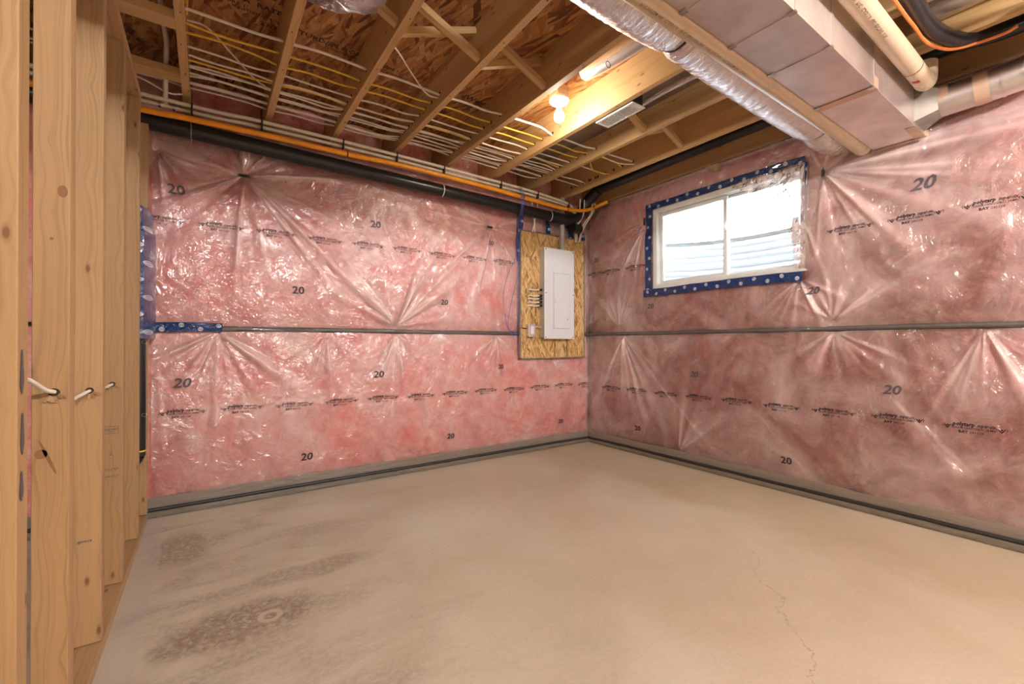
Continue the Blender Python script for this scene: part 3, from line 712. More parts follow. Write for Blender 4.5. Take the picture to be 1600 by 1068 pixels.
# ------------------------------------------------------------------ left stud wall
wl = empty('wall_left', (-.34, 2, 0), 'open timber stud partition along the left side', kind='structure')
SX0, SX1 = -.385, -.300
studs = [(-2.6, -2.555), (-2.1, -2.055), (-1.6, -1.555), (-1.1, -1.055), (-.62, -.575), (-.1, -.055), (.36, .405), (.78, .825), (1.240, 1.302), (1.597, 1.655), (2.082, 2.13), (2.545, 2.605), (3.068, 3.12)]
ST = []
for a, b in studs:
    x0 = SX0 if a != 1.597 else -.363; x1 = SX1+(.006 if a == 1.597 else 0)
    m = MB(); m.box((x0, a, .042), (x1, b, 2.405)); o = m.build('stud', M['stud'], wl, bevel=.0025); ST.append(o)
m = MB(); m.box((-.375, 3.40, .062), (-.292, 3.44, 2.40)); m.build('stud', M['stud'], wl, bevel=.0025)
m = MB(); m.box((SX0, -2.8, 0), (SX1+.003, 3.46, .040)); m.build('bottom_plate', M['stud'], wl, bevel=.0025)
m = MB(); m.box((SX0, -2.8, 2.407), (SX1+.002, 3.122, 2.447)); m.build('top_plate', M['stud'], wl, bevel=.0025)
# bored holes with splintered rims in the studs
for (x, y, z) in ((-.322, 1.597, .955), (-.333, 2.082, .918), (-.336, 2.545, .905)):
    m = MB(); m.lathe([(0, -.0015), (.011, -.0015), (.0115, .001)], (x, y, z), 14, 'y'); m.build('bored_hole', M['hole'], wl)
    m = MB()
    for k in range(9):
        a = -1.57+random.uniform(-1.2, 1.2); r0 = .010; L = random.uniform(.010, .026)
        p = Vector((x+math.cos(a)*r0, y-.002, z+math.sin(a)*r0)); q = p+Vector((math.cos(a)*L, -random.uniform(.002, .008), math.sin(a)*L*.7))
        m.beam(p, q, .006, .0015, up=(0, 1, .2))
    m.build('splinters', M['stud'], wl)
    C.objects[-1]['kind'] = 'stuff'
# knots and splits
for (x, y, z, rx, rz) in ((-.345, 1.597, .80, .012, .012), (-.333, 1.597, .79, .004, .045), (-.308, 1.597, 1.475, .010, .016), (-.328, 1.597, 1.35, .004, .004)):
    m = MB(); n = 12; m.quad([(x+rx*math.cos(2*math.pi*i/n)+(.35*rz*math.sin(2*math.pi*i/n) if rz > .03 else 0)*-1, y-.0006, z+rz*math.sin(2*math.pi*i/n)) for i in range(n)]); m.build('knot', M['knot'] if 'knot' in M else M['hole'], wl)
# grade stamps
def on_stud(x, y, z): return lambda a, b: (x+a, y-.0012, z+b)
T = [text_shape('KD-HT', .014, .02, 0, 1, 'CENTER'), off(text_shape('S-P-F', .009, .02, 0, 1, 'CENTER'), 0, -.009)]
lettering('grade_stamp', T, on_stud(-.338, 2.545, .706), M['ink_soft'], wl)
m = MB()
for (a, b, c, d) in ((-.361, .692, -.314, .6935), (-.361, .7235, -.314, .725), (-.361, .692, -.3595, .725), (-.3155, .692, -.314, .725)): m.quad([(a, 2.5438, b), (c, 2.5438, b), (c, 2.5438, d), (a, 2.5438, d)])
m.build('grade_stamp', M['ink_soft'], wl)
lettering('grade_stamp', [text_shape('2', .02, .02, 0, 1, 'CENTER')], on_stud(-.34, 2.545, .60), M['ink_soft'], wl)
lettering('grade_stamp', [text_shape('No.2 KD', .013, .02, .3, 1, 'CENTER')], on_stud(-.338, 2.545, .535), M['ink_soft'], wl)
lettering('grade_stamp', [text_shape('2x4 S-P-F', .011, .02, .3, 1, 'CENTER')], on_stud(-.338, 2.545, .505), M['ink_soft'], wl)
lettering('grade_stamp', [text_shape('spruce', .014, .03, .3, 1, 'CENTER')], on_stud(-.345, 2.082, .397), M['ink_soft'], wl)
# black spray marks on the nearest stud's edge
for (y, z0, z1) in ((1.262, .98, 1.07), (1.266, .86, .945), (1.262, .77, .83)):
    m = MB(); n = 14; m.quad([(SX1+.0012, y+.010*math.cos(2*math.pi*i/n)*(1+.3*math.sin(5*i)), (z0+z1)/2+(z1-z0)/2*math.sin(2*math.pi*i/n)) for i in range(n)]); m.build('spray_mark', M['ink_soft'], wl)
# the cable threaded through the studs
o = None
m = MB(); m.tube(smoothline([(-.36, -.5, .93), (-.34, .4, .93), (-.34, 1.0, .98), (-.335, 1.30, .99), (-.34, 1.45, 1.0), (-.33, 1.56, .965), (-.322, 1.62, .952), (-.34, 1.8, .91), (-.35, 1.98, .905), (-.333, 2.09, .918), (-.35, 2.3, .90), (-.345, 2.45, .90), (-.336, 2.56, .905), (-.34, 2.9, .90), (-.36, 3.03, .9)], 5), .0055, 8)
o = m.build('cable', M['cable_white'], smooth=True); tag(o, 'thin white cable threaded through the studs of the left partition at waist height', 'cable')

# ------------------------------------------------------------------ window
win = empty('window_1', (XB, 2.03, 1.6), 'white vinyl sliding basement window with two panes', kind='structure')
def ring(m, x0, x1, y0, y1, z0, z1, w):
    m.box((x0, y0, z0), (x1, y0+w, z1)); m.box((x0, y1-w, z0), (x1, y1, z1))
    m.box((x0, y0+w, z0), (x1, y1-w, z0+w)); m.box((x0, y0+w, z1-w), (x1, y1-w, z1))
a = MB(); ring(a, XB-.030, XB+.10, WY0-.045, WY1+.0, WZ0-.0, WZ1+.0, .045); a.build('window_frame', M['vinyl'], win, bevel=.003)
a = MB(); ring(a, XB+.015, XB+.05, 1.965, WY1-.045, WZ0+.045, WZ1-.045, .032); fr1 = a.build('sash', M['vinyl'], win, bevel=.003)
a = MB(); ring(a, XB+.055, XB+.085, WY0+.0, 2.0, WZ0+.045, WZ1-.045, .024); fr2 = a.build('sash', M['vinyl'], win, bevel=.003)
a = MB(); a.box((XB+.030, 1.99, WZ0+.07), (XB+.034, WY1-.07, WZ1-.07)); a.build('pane', M['glass'], fr1)
a = MB(); a.box((XB+.068, WY0+.02, WZ0+.06), (XB+.072, 1.98, WZ1-.06)); a.build('pane', M['glass'], fr2)
a = MB(); a.box((XB+.005, 1.97, 2.02), (XB+.016, 1.992, 2.10)); a.box((XB-.004, 1.975, 2.045), (XB+.006, 1.987, 2.075)); a.build('latch', M['vinyl'], fr1, bevel=.002)
a = MB(); a.box((XB+.060, 1.44, 1.83), (XB+.0625, 1.49, 2.02)); a.build('sticker', M['sticker'] if 'sticker' in M else M['white_ink'], fr2)

# blue tape around the window, over the sheet's edge
def strip(name, side, pts, w, parent, label=None, cat='tape', lift=.004, H=None, group=None):
    """tape along pts (u,z), w wide, lying on the sheet"""
    m = MB(); P = smoothline([(p[0], p[1], 0) for p in pts], 10); L = 0; rows = []
    for i, p in enumerate(P):
        t = (P[min(i+1, len(P)-1)]-P[max(i-1, 0)]).normalized(); n = Vector((-t.y, t.x, 0))
        if i: L += (p-P[i-1]).length
        rows.append((p, n, L))
    vs = np.linspace(-w/2, w/2, 7)
    def fn(i, v):
        p, n, l = rows[int(i)]; vv = v*(1+.14*float(nzA(l*14, 3 if v > 0 else 8))); q = p+n*vv
        d = (float(H(q.x, q.y)) if H else 0)+lift+.011*float(nzB(l*16, v*40))+.003
        return (q.x, YA-d, q.y) if side == 'A' else (XB-d, q.x, q.y)
    base = len(m.v); idx = list(range(len(rows)))
    m.grid(fn, idx, list(vs))
    m.uv = [(rows[int(u)][2], v) for (u, v) in m.uv]
    o = m.build(name, M['tape'], parent, smooth=True)
    if label: tag(o, label, cat, group)
    return o
HBc = lambda u, z: np.minimum(HB(u, z), .03)*.5+.022
strip('window_tape', 'B', [(WY1+.035, 1.55), (WY1+.045, 1.8), (WY1+.04, 2.1), (WY1+.035, 2.41)], .075, None, 'blue logo tape sealing the left side of the window', H=HBc)
strip('window_tape', 'B', [(WY1+.075, 2.385), (2.3, 2.388), (1.9, 2.392), (1.36, 2.385)], .06, None, 'blue logo tape along the top edge of the window', H=HBc, lift=.007)
strip('window_tape', 'B', [(WY1+.10, 1.565), (2.4, 1.568), (1.9, 1.572), (1.385, 1.565)], .07, None, 'blue creased logo tape along the bottom edge of the window', H=HBc, lift=.007)
strip('window_tape', 'B', [(WY0-.045, 2.37), (WY0-.03, 2.2), (WY0-.02, 1.95)], .022, None, 'narrow blue tape on the upper right side of the window', H=HBc)
# loose poly flap over the right part of the window
m = MB()
m.grid(lambda u, v: (XB-.038-.012*float(nzA(u*9, v*7))-.01, u, v), list(np.linspace(WY0-.04, WY0+.5, 36)), list(np.linspace(1.62, 2.37, 40)), keep=lambda u, v: (u-WY0) < .5*((v-1.55)/.82)**3+.03)
o = m.build('plastic_flap', M['film'], smooth=True); tag(o, 'loose clear plastic flap hanging over the top right corner of the window', 'plastic sheet')

# window well outside
def mk_well():
    m, nt, o = newmat('galvanised_well'); p = N(nt, 'ShaderNodeBsdfPrincipled', Roughness=.4, Metallic=.35)
    p.inputs['Base Color'].default_value = (.62, .65, .70, 1); tc = N(nt, 'ShaderNodeTexCoord').outputs['Object']
    nt.links.new(bump(nt, noise(nt, tc, 60, 2).outputs[0], .1, .01), p.inputs['Normal']); nt.links.new(p.outputs[0], o.inputs[0]); return m
M['well'] = mk_well()
m = MB()
zs = np.linspace(1.15, 2.14, 80); an = np.linspace(0, math.pi, 41)
def wellp(a, z):
    r = 1+.024*math.sin(z*2*math.pi/.068); return (XB+.15+.74*math.sin(a)*r, 2.03+.98*math.cos(a)*r, z)
m.grid(wellp, list(an), list(zs)); o = m.build('window_well', M['well'], smooth=True); tag(o, 'corrugated galvanised steel window well outside the window', 'window well')
sol = o.modifiers.new('s', 'SOLIDIFY'); sol.thickness = .006
m = MB(); m.tube([Vector(wellp(a, 2.145)) for a in an], .014, 8); m.build('rim', M['galv_dull'], o, smooth=True)
m = MB(); m.box((XB+.15, .8, 1.05), (4.9, 3.2, 1.15)); 
og = MB(); og.box((3.86, 3.02, 1.9), (9, 9, 2.08)); og.box((3.86, -5, 1.9), (9, 1.04, 2.08)); og.box((4.50, 1.04, 1.9), (9, 3.02, 2.08)); 
g1 = m.build('ground', M['gravel']); tag(g1, 'pale gravel at the bottom of the window well', kind='structure')
og.build('ground_surface', M['gravel'], g1)

# ------------------------------------------------------------------ board, electrical panel
PB = YA-.055
bd = empty('backer_board', (2.98, PB, .94), 'rough strand board backer mounted on the back wall behind the white panel', 'board')
m = MB(); m.box((2.548, PB, .940), (3.402, PB+.02, 2.205)); m.build('board', M['backer'], bd)
# thin dark saw cuts below the panel
for x in (2.985, 3.155):
    m = MB(); m.box((x-.004, PB-.001, .945), (x+.004, PB+.002, 1.13)); m.build('saw_cut', M['hole'], bd)
m = MB(); m.box((2.535, PB-.004, .93), (2.549, PB+.024, 2.2)); m.box((2.535, PB-.004, .928), (3.41, PB+.022, .94)); m.box((2.54, PB-.004, 2.204), (3.40, PB+.022, 2.216)); m.box((3.402, PB-.003, .94), (3.412, PB+.022, 2.2))
m.build('board_edge', M['edge'] if 'edge' in M else M['galv_dull'], bd)
ep = empty('electrical_panel', (2.99, PB, 1.13), 'tall white electrical breaker panel with closed door on the strand board', 'electrical panel')
EF = PB-.085
m = MB(); m.box((2.785, EF+.006, 1.145), (3.150, PB, 2.045)); m.build('enclosure', M['panel_side'], ep, bevel=.003)
m = MB(); m.box((2.775, EF-.006, 1.132), (3.175, EF+.006, 2.052)); cv = m.build('cover', M['panel_white'], ep, bevel=.003)
dx0, dx1, dz0, dz1 = 2.895, 3.110, 1.24, 1.80
m = MB(); m.box((dx0, EF-.0105, dz0), (dx1, EF-.006, dz1)); dr = m.build('door', M['panel_white'], ep, bevel=.002)
m = MB()
for (a, b, c, d) in ((dx0-.004, dz0-.004, dx1+.004, dz0), (dx0-.004, dz1, dx1+.004, dz1+.004), (dx0-.004, dz0, dx0, dz1), (dx1, dz0, dx1+.004, dz1)): m.box((a, EF-.0068, b), (c, EF-.0058, d))
m.build('door_gap', M['conduit'], ep)
m = MB(); m.box((dx0+.012, EF-.014, 1.495), (dx0+.045, EF-.010, 1.535)); m.box((dx0+.022, EF-.019, 1.505), (dx0+.034, EF-.013, 1.525)); m.build('latch', M['panel_white'], dr, bevel=.001)
for (x, z) in ((2.79, 2.035), (3.16, 2.035), (2.795, 1.595), (3.165, 1.59), (2.79, 1.148), (3.16, 1.148)):
    m = MB(); m.lathe([(0, -.0025), (.005, -.002), (.006, 0)], (x, EF-.006, z), 10, 'y'); m.build('screw', M['dark'], ep)
m = MB(); m.box((3.075, EF-.0120, 1.33), (3.082, EF-.0104, 1.342)); m.build('sticker', M['red'], dr)
# conduit
m = MB(); m.tube([(3.045, PB-.05, 2.045), (3.045, PB-.05, 2.60)], .024, 14); o = m.build('conduit', M['conduit'], smooth=True); tag(o, 'grey plastic conduit rising from the top of the electrical panel', 'conduit')
m = MB(); m.tube([(3.045, PB-.05, 2.05), (3.045, PB-.05, 2.075)], .031, 14); m.build('coupling', M['conduit'], o, smooth=True)
# outlet box
ob = empty('outlet_box', (2.66, PB, 1.17), 'small metal receptacle box at the lower left of the electrical panel', 'outlet')
m = MB(); m.box((2.612, PB-.045, 1.155), (2.690, PB, 1.275)); m.build('box', M['galv'], ob, bevel=.003)
m = MB(); m.box((2.607, PB-.049, 1.150), (2.695, PB-.045, 1.280)); m.build('cover_plate', M['galv'], ob, bevel=.003)
m = MB(); m.box((2.633, PB-.053, 1.175), (2.669, PB-.049, 1.255)); m.build('receptacle', M['porcelain'], ob, bevel=.002)
m = MB(); m.tube(smoothline([(2.695, PB-.02, 1.245), (2.735, PB-.02, 1.25), (2.785, PB-.03, 1.24)]), .008, 8); m.build('connector', M['conduit'], ob, smooth=True)
m = MB(); m.tube(smoothline([(2.607, PB-.015, 1.235), (2.58, PB-.01, 1.235), (2.56, PB-.008, 1.24)]), .004, 8); m.build('cable_stub', M['dark'], ob, smooth=True)
# cables entering the panel's left side
for k, z in enumerate((1.625, 1.565, 1.535, 1.50, 1.465)):
    m = MB(); m.tube(smoothline([(2.640-.003*k, PB+.002, z-.005), (2.650, PB-.014, z), (2.70, PB-.020, z-.005), (2.745, PB-.030, z), (2.786, PB-.035, z+.004)]), .007, 8)
    o = m.build('branch_cable', M['cable_white'], smooth=True)
    tag(o, ('short white cable on the breaker panel\'s left side, ' + ('topmost of five', 'second from the top of five', 'middle one of five', 'fourth from the top of five', 'lowest of five')[k]), 'cable', 'short cables entering the panel')
    m = MB(); m.tube([(2.755, PB-.032, z), (2.785, PB-.035, z+.004)], .012, 8); m.build('clamp', M['dark'], o, smooth=True)

# pink batts and blue tape pieces above the board
strip('sheathing_tape', 'A', [(2.545, 2.45), (2.555, 2.3), (2.53, 2.12), (2.545, 1.9)], .055, None, 'vertical blue tape left of the strand board, below the black pipe', H=lambda u, z: .036, lift=.008)
strip('sheathing_tape', 'A', [(2.86, 2.41), (2.895, 2.34), (2.90, 2.215)], .055, None, 'short blue tape above the strand board, left of the grey conduit', H=lambda u, z: .034, lift=.012)
strip('sheathing_tape', 'A', [(3.14, 2.45), (3.20, 2.33), (3.225, 2.215)], .08, None, 'short blue tape above the strand board, right of the grey conduit', H=lambda u, z: .034, lift=.012)
strip('sheathing_tape', 'A', [(3.335, 2.40), (3.37, 2.30), (3.40, 2.215)], .07, None, 'blue tape piece above the right corner of the strand board', H=lambda u, z: .034, lift=.012)
# left tape strips
strip('sheathing_tape', 'A', [(-.285, 1.205-.02), (-.1, 1.19), (.085, 1.188)], .062, None, 'horizontal blue tape over the left end of the back wall seam', H=lambda u, z: .016, lift=.006)
m = MB()
prof = [(-.378, 3.270), (-.345, 3.262), (-.300, 3.270), (-.276, 3.35), (-.262, 3.50)]
zz = np.linspace(1.11, 1.875, 40)
arc = [0, .03, .066, .13, .25]
def tp(i, z):
    p = prof[int(i)]; sh = -.012*max(0, (z-1.7)/.17); return (p[0]+sh*(1 if i > 1 else 0)+.003*float(nzA(z*12, i)), p[1]+.004*float(nzB(z*18, i)), z)
m.grid(tp, [0, 1, 2, 3, 4], list(zz)); m.uv = [(v, (u/4-.5)*.07) for (u, v) in m.uv]
o = m.build('sheathing_tape', M['tape'], smooth=True); tag(o, 'wide vertical blue tape beside the last stud at the left end of the back wall', 'tape')

# ------------------------------------------------------------------ pipes along the back wall
m = MB(); m.tube([(-3.0, 3.445, 2.455), (-.3, 3.445, 2.434), (1.3, 3.445, 2.407), (2.95, 3.445, 2.378)], .052, 24)
dp = m.build('drain_pipe', M['black_pipe'], smooth=True); tag(dp, 'black plastic drain pipe hung along the top of the back wall', 'pipe')
m = MB(); m.tube(smoothline([(2.93, 3.445, 2.379), (3.10, 3.445, 2.38), (3.22, 3.43, 2.43), (3.30, 3.41, 2.52), (3.33, 3.34, 2.62), (3.335, 3.22, 2.68)]), .057, 20); m.build('elbow', M['black_pipe'], dp, smooth=True)
m = MB(); m.tube([(3.335, 3.24, 2.685), (3.335, .2, 2.72)], .050, 20); m.build('ceiling_run', M['black_pipe'], dp, smooth=True)
m = MB(); m.tube([(2.90, 3.445, 2.379), (2.99, 3.445, 2.378)], .058, 20); m.build('coupling', M['black_pipe'], dp, smooth=True)
m = MB(); m.tube([(3.16, 3.43, 2.30), (3.28, 3.45, 2.31)], .05, 16); m.tube([(3.26, 3.45, 2.31), (3.27, 3.45, 2.31)], .056, 16); m.build('cleanout', M['black_pipe'], dp, smooth=True)
for x in (1.66, 2.86): 
    m = MB(); m.tube([(x-.004, 3.445, 2.434-.0172*(x+.3)), (x+.004, 3.445, 2.434-.0172*(x+.3))], .0545, 22, cap=False); m.build('strap', M['porcelain'], dp, smooth=True)
# chain hanger at left
m = MB()
for k in range(14):
    z = 2.50-.0125*k; a = (0, 1)[k % 2]
    pts = [Vector((-.085+(math.cos(t)*.004 if a else 0), 3.385+(0 if a else math.cos(t)*.004), z+math.sin(t)*.0085)) for t in np.linspace(0, 2*math.pi, 9)]
    m.tube(pts, .0013, 5, cap=False)
m.build('hanger_chain', M['steel'], dp, smooth=True); 

m = MB(); gp = smoothline([(-3.0, 3.385, 2.478), (-.9, 3.38, 2.468), (-.3, 3.375, 2.468), (-.09, 3.375, 2.478), (.33, 3.375, 2.488), (.85, 3.375, 2.492), (1.25, 3.375, 2.505), (1.7, 3.37, 2.50), (2.2, 3.37, 2.487), (2.6, 3.37, 2.472), (2.95, 3.37, 2.462), (3.15, 3.36, 2.468), (3.27, 3.345, 2.487), (3.36, 3.32, 2.52), (3.42, 3.28, 2.555), (3.47, 3.22, 2.58)], 6)
m.tube(gp, .0185, 14); gt = m.build('gas_tube', M['orange'], smooth=True); tag(gt, 'flexible bright yellow-orange gas tube running along the top of the back wall', 'gas pipe')
for i in (30, 52, 62, 78):
    m = MB(); d = (gp[i+1]-gp[i]).normalized(); m.tube([gp[i], gp[i]+d*.008], .0205, 12); m.build('cable_tie', M['dark'], gt, smooth=True)
for k, (dy, dz, lab) in enumerate(((0, 0, 'ivory water pipe just above the orange gas tube, lower of the two'), (-.022, .030, 'ivory water pipe strapped under the joist ends, upper of the two'))):
    m = MB(); P = smoothline([(-3.0, 3.40+dy, 2.545+dz), (-.3, 3.40+dy, 2.530+dz), (.3, 3.40+dy, 2.545+dz), (1.1, 3.40+dy, 2.55+dz), (1.9, 3.40+dy, 2.542+dz), (2.5, 3.40+dy, 2.535+dz*.9), (2.9, 3.40+dy, 2.52+dz*.7), (3.08, 3.40+dy, 2.50+dz*.5), (3.2, 3.41, 2.43), (3.24, 3.44, 2.36)], 6)
    m.tube(P, .0125, 10); o = m.build('water_pipe', M['pex'], smooth=True); tag(o, lab, 'pipe')
    if k == 1:
        for x in (-.11, .345, .78, 1.245, 1.71, 2.185, 2.65, 3.06):
            q = min(P, key=lambda p: abs(p.x-x)); mm = MB(); mm.box((q.x-.005, q.y-.016, q.z-.052), (q.x+.005, q.y+.020, q.z+.015)); mm.build('pipe_clip', M['dark'], o, bevel=.001)
# riser at left with tee
m = MB(); m.tube(smoothline([(-.20, 2.2, 2.80), (-.195, 2.9, 2.79), (-.19, 3.10, 2.77), (-.195, 3.17, 2.72), (-.205, 3.30, 2.64), (-.21, 3.37, 2.58), (-.212, 3.40, 2.55)], 6), .0125, 10)
o = m.build('water_riser', M['pex'], smooth=True); tag(o, 'ivory water pipe bending down to the back wall in the leftmost joist bay', 'pipe')
for x in (-.24, -.17):
    m = MB(); m.tube([(x-.006, 3.40, 2.532), (x+.006, 3.40, 2.532)], .0155, 10); m.build('crimp_ring', M['steel'], o, smooth=True)
# vertical black pipe at the end of the stud wall
m = MB(); m.tube(smoothline([(-.326, 3.335, 1.84), (-.326, 3.335, 1.6), (-.326, 3.335, .9), (-.326, 3.335, .48), (-.33, 3.338, .43), (-.35, 3.34, .40), (-.40, 3.34, .385)], 5), .034, 18)
o = m.build('drain_stack', M['black_pipe'], smooth=True); tag(o, 'vertical black drain pipe between the last stud and the back wall', 'pipe')
m = MB(); m.tube([(-.326, 3.335, .455), (-.326, 3.335, .462)], .0355, 18); m.build('joint_ring', M['cable_yellow'], o, smooth=True)
for z in (1.09, .67):
    m = MB(); m.tube([Vector((-.298+.012*math.cos(t), 3.295, z+.010*math.sin(t))) for t in np.linspace(0, 2*math.pi, 11)], .0025, 6, cap=False); m.build('hook', M['steel'], o, smooth=True)

# ------------------------------------------------------------------ cables through the joists
ys = [2.575, 2.70, 2.80, 2.90, 3.00, 3.03, 3.10, 3.12, 3.19, 3.205, 3.29, 3.305, 3.37]
cc = ['w', 'y', 'y', 'w', 'w', 'y', 'w', 'w', 'w', 'w', 'w', 'w', 'w']
ordn = ['first', 'second', 'third', 'fourth', 'fifth', 'sixth', 'seventh', 'eighth', 'ninth', 'tenth', 'eleventh', 'twelfth', 'thirteenth']
rs = random.Random(3)
for k, (y, c) in enumerate(zip(ys, cc)):
    pts = []
    last = 13 if k in (0, 1, 3, 8, 10) else 12
    for j in range(6 if k < 9 else 3, last+1):
        xm = JR[j]-JW/2; zz_ = 2.675+rs.uniform(-.006, .006)+(.012 if j > 8 else 0); yy = y+rs.uniform(-.012, .012)-.012*(j-9)*.3
        pts += [(xm-.025, yy, zz_), (xm+.025, yy, zz_)]
        if j < last:
            w = JR[j+1]-JR[j]; sg = rs.uniform(-.006, .012)
            pts += [(xm+w*.35, yy+rs.uniform(-.01, .01), zz_+sg), (xm+w*.7, yy+rs.uniform(-.01, .01), zz_+sg*.8)]
    m = MB(); m.tube(smoothline(pts, 4), .0058 if k else .0075, 8)
    o = m.build('cable', M['cable_yellow' if c == 'y' else 'cable_white'], smooth=True)
    tag(o, ('yellow' if c == 'y' else 'white')+' sheathed cable threaded through the joists, '+ordn[k]+' of thirteen counted from the room side', 'cable', 'cables threaded through the ceiling joists')
# bored holes in the joists where cables pass
for j in range(6, 14):
    m = MB()
    for sx in (JR[j]-JW-.0012, JR[j]+.0012):
        for y in ys:
            m.lathe([(0, 0), (.0125, 0), (.0125, .0005)], (sx, y-.004*(j-9)*.9, 2.677+(.012 if j > 8 else 0)), 10, 'x')
    o = m.build('bored_holes', M['hole'], ceil); o['kind'] = 'stuff'
# stray thin cables in single bays
strays = [([(-.09, 2.74, 2.71), (.0, 2.80, 2.74), (.12, 2.95, 2.72), (.24, 3.08, 2.69), (.33, 3.12, 2.675)], 'cable_white', 'thin cable crossing diagonally in the bay right of the leftmost joist'),
          ([(.80, 2.40, 2.80), (.90, 2.45, 2.77), (1.02, 2.52, 2.71), (1.14, 2.585, 2.665), (1.225, 2.60, 2.672)], 'cable_white', 'thin drooping cable in the middle joist bay above the other cables'),
          ([(2.67, 2.60, 2.69), (2.80, 2.62, 2.67), (2.95, 2.60, 2.655), (3.085, 2.55, 2.66)], 'cable_white', 'loose cable end in the joist bay nearest the air vent, under the other cables'),
          ([(2.67, 2.85, 2.70), (2.78, 2.80, 2.70), (2.90, 2.86, 2.665), (3.085, 2.84, 2.665)], 'cable_yellow', 'thin yellow cable arching in the joist bay beside the ceiling drain pipe'),
          ([(-.5, 3.33, 2.60), (-.35, 3.34, 2.64), (-.2, 3.36, 2.60), (-.13, 3.38, 2.62)], 'cable_white', 'cable passing behind the blocking in the leftmost bay'),
          ([(-.09, 1.6, 2.84), (-.075, 2.2, 2.82), (-.078, 2.5, 2.80), (-.082, 2.60, 2.72), (-.085, 2.66, 2.69)], 'cable_yellow', 'thin yellow cable running along the leftmost joist above the others')]
for P, mt, lab in strays:
    m = MB(); m.tube(smoothline(P, 6), .005, 7); o = m.build('cable', M[mt], smooth=True); tag(o, lab, 'cable')
# cables dropping to the panel
drops = [([(2.68, 3.50, 2.60), (2.675, 3.49, 2.42), (2.70, 3.485, 2.30), (2.685, 3.50, 2.21)], 'white cable dropping behind the drain pipe to the board, leftmost of the left pair'),
         ([(2.75, 3.50, 2.60), (2.74, 3.49, 2.44), (2.70, 3.48, 2.33), (2.715, 3.50, 2.21)], 'white cable dropping behind the drain pipe to the board, right one of the left pair'),
         ([(3.21, 3.36, 2.60), (3.225, 3.39, 2.45), (3.24, 3.46, 2.33), (3.265, 3.495, 2.18)], 'white cable dropping to the upper right of the board, leftmost of four'),
         ([(3.27, 3.36, 2.60), (3.265, 3.37, 2.45), (3.26, 3.45, 2.34), (3.285, 3.495, 2.18)], 'white cable dropping to the upper right of the board, second of four from the left'),
         ([(3.36, 3.33, 2.58), (3.345, 3.34, 2.46), (3.33, 3.44, 2.36), (3.31, 3.495, 2.18)], 'white cable dropping to the upper right of the board, third of four from the left'),
         ([(3.40, 3.33, 2.58), (3.375, 3.34, 2.48), (3.35, 3.45, 2.34), (3.33, 3.495, 2.19)], 'white cable dropping to the upper right of the board, rightmost of four')]
for P, lab in drops:
    m = MB(); m.tube(smoothline(P, 6), .0065, 8); o = m.build('drop_cable', M['cable_white'], smooth=True); tag(o, lab, 'cable', 'cables dropping to the electrical board')
# blue cables left of the board
blues = [([(2.42, 3.36, 2.56), (2.43, 3.345, 2.50), (2.45, 3.36, 2.40), (2.49, 3.47, 2.27), (2.50, 3.49, 2.0), (2.515, 3.49, 1.6), (2.505, 3.49, 1.3), (2.46, 3.48, 1.22), (2.38, 3.48, 1.19)], 'blue cable hanging straight down along the left edge of the board'),
         ([(2.435, 3.36, 2.56), (2.445, 3.34, 2.50), (2.455, 3.36, 2.38), (2.49, 3.48, 2.15), (2.45, 3.47, 1.90), (2.36, 3.465, 1.74), (2.315, 3.465, 1.55), (2.325, 3.465, 1.38), (2.36, 3.47, 1.24), (2.42, 3.48, 1.17), (2.50, 3.49, 1.16)], 'blue cable looping widest to the left of the strand board'),
         ([(2.45, 3.36, 2.56), (2.46, 3.34, 2.50), (2.47, 3.36, 2.38), (2.51, 3.48, 2.1), (2.50, 3.48, 1.8), (2.45, 3.475, 1.62), (2.39, 3.47, 1.42), (2.37, 3.47, 1.25), (2.43, 3.48, 1.19), (2.52, 3.49, 1.18)], 'blue cable looping between the other two beside the strand board')]
for P, lab in blues:
    m = MB(); m.tube(smoothline(P, 6), .0025, 7); o = m.build('data_cable', M['cable_blue'], smooth=True); tag(o, lab, 'cable')

# ------------------------------------------------------------------ lamp holders
def bulb_light(x, y, z, label, glow):
    t = empty('lamp_holder', (x, y, z), label, 'light')
    m = MB(); m.box((x-.05, y-.045, z+.022), (x+.05, y+.045, z+.065)); m.build('junction_box', M['galv'], t, bevel=.004)
    m = MB(); m.lathe([(0, .020), (.060, .020), (.066, .014), (.066, 0), (.055, -.012), (.034, -.017), (.028, -.030), (.024, -.034), (0, -.034)], (x, y, z), 32); m.build('base', M['porcelain'], t, smooth=True)
    m = MB(); m.lathe([(.013, -.030), (.014, -.052), (.020, -.065), (.030, -.085), (.034, -.103), (.030, -.122), (.018, -.135), (0, -.139)], (x, y, z), 28); m.build('bulb', glow, t, smooth=True)
    m = MB(); m.tube([(x+.045, y-.02, z-.004), (x+.045, y-.02, z-.03)], .0015, 5); m.build('pull_chain', M['steel'], t)
    return t
bulb_light(1.915, 2.205, 2.69, 'white porcelain lamp holder with a glowing bare bulb between the joists', M['glow'])
for (x, y) in ((2.25, -1.0), (.75, -1.9)):
    bulb_light(x, y, 2.60, 'porcelain lamp holder with a bare bulb behind the viewer', M['glow2'] if x > 2 else M['glow_fill'])  # the left holder is an added fill lamp that brightens the right wall
    C.objects
bulb_light(-1.9, -.5, 2.60, 'porcelain lamp holder with a bare bulb beyond the stud partition', M['glow_partition'])
# short board the visible lamp hangs from
m = MB(); m.box((1.73, 2.17, 2.756), (1.975, 2.25, 2.79)); m.build('blocking', M['joist'], ceil, bevel=.002)
k = 0
for o in [o for o in C.objects if o.name.startswith('lamp_holder') and 'behind the viewer' in o.get('label', '')]:
    o['label'] = ('porcelain lamp holder with a bare bulb behind the viewer, nearer one', 'added fill lamp, porcelain holder with a bare bulb behind the viewer, farther one')[k]; k += 1

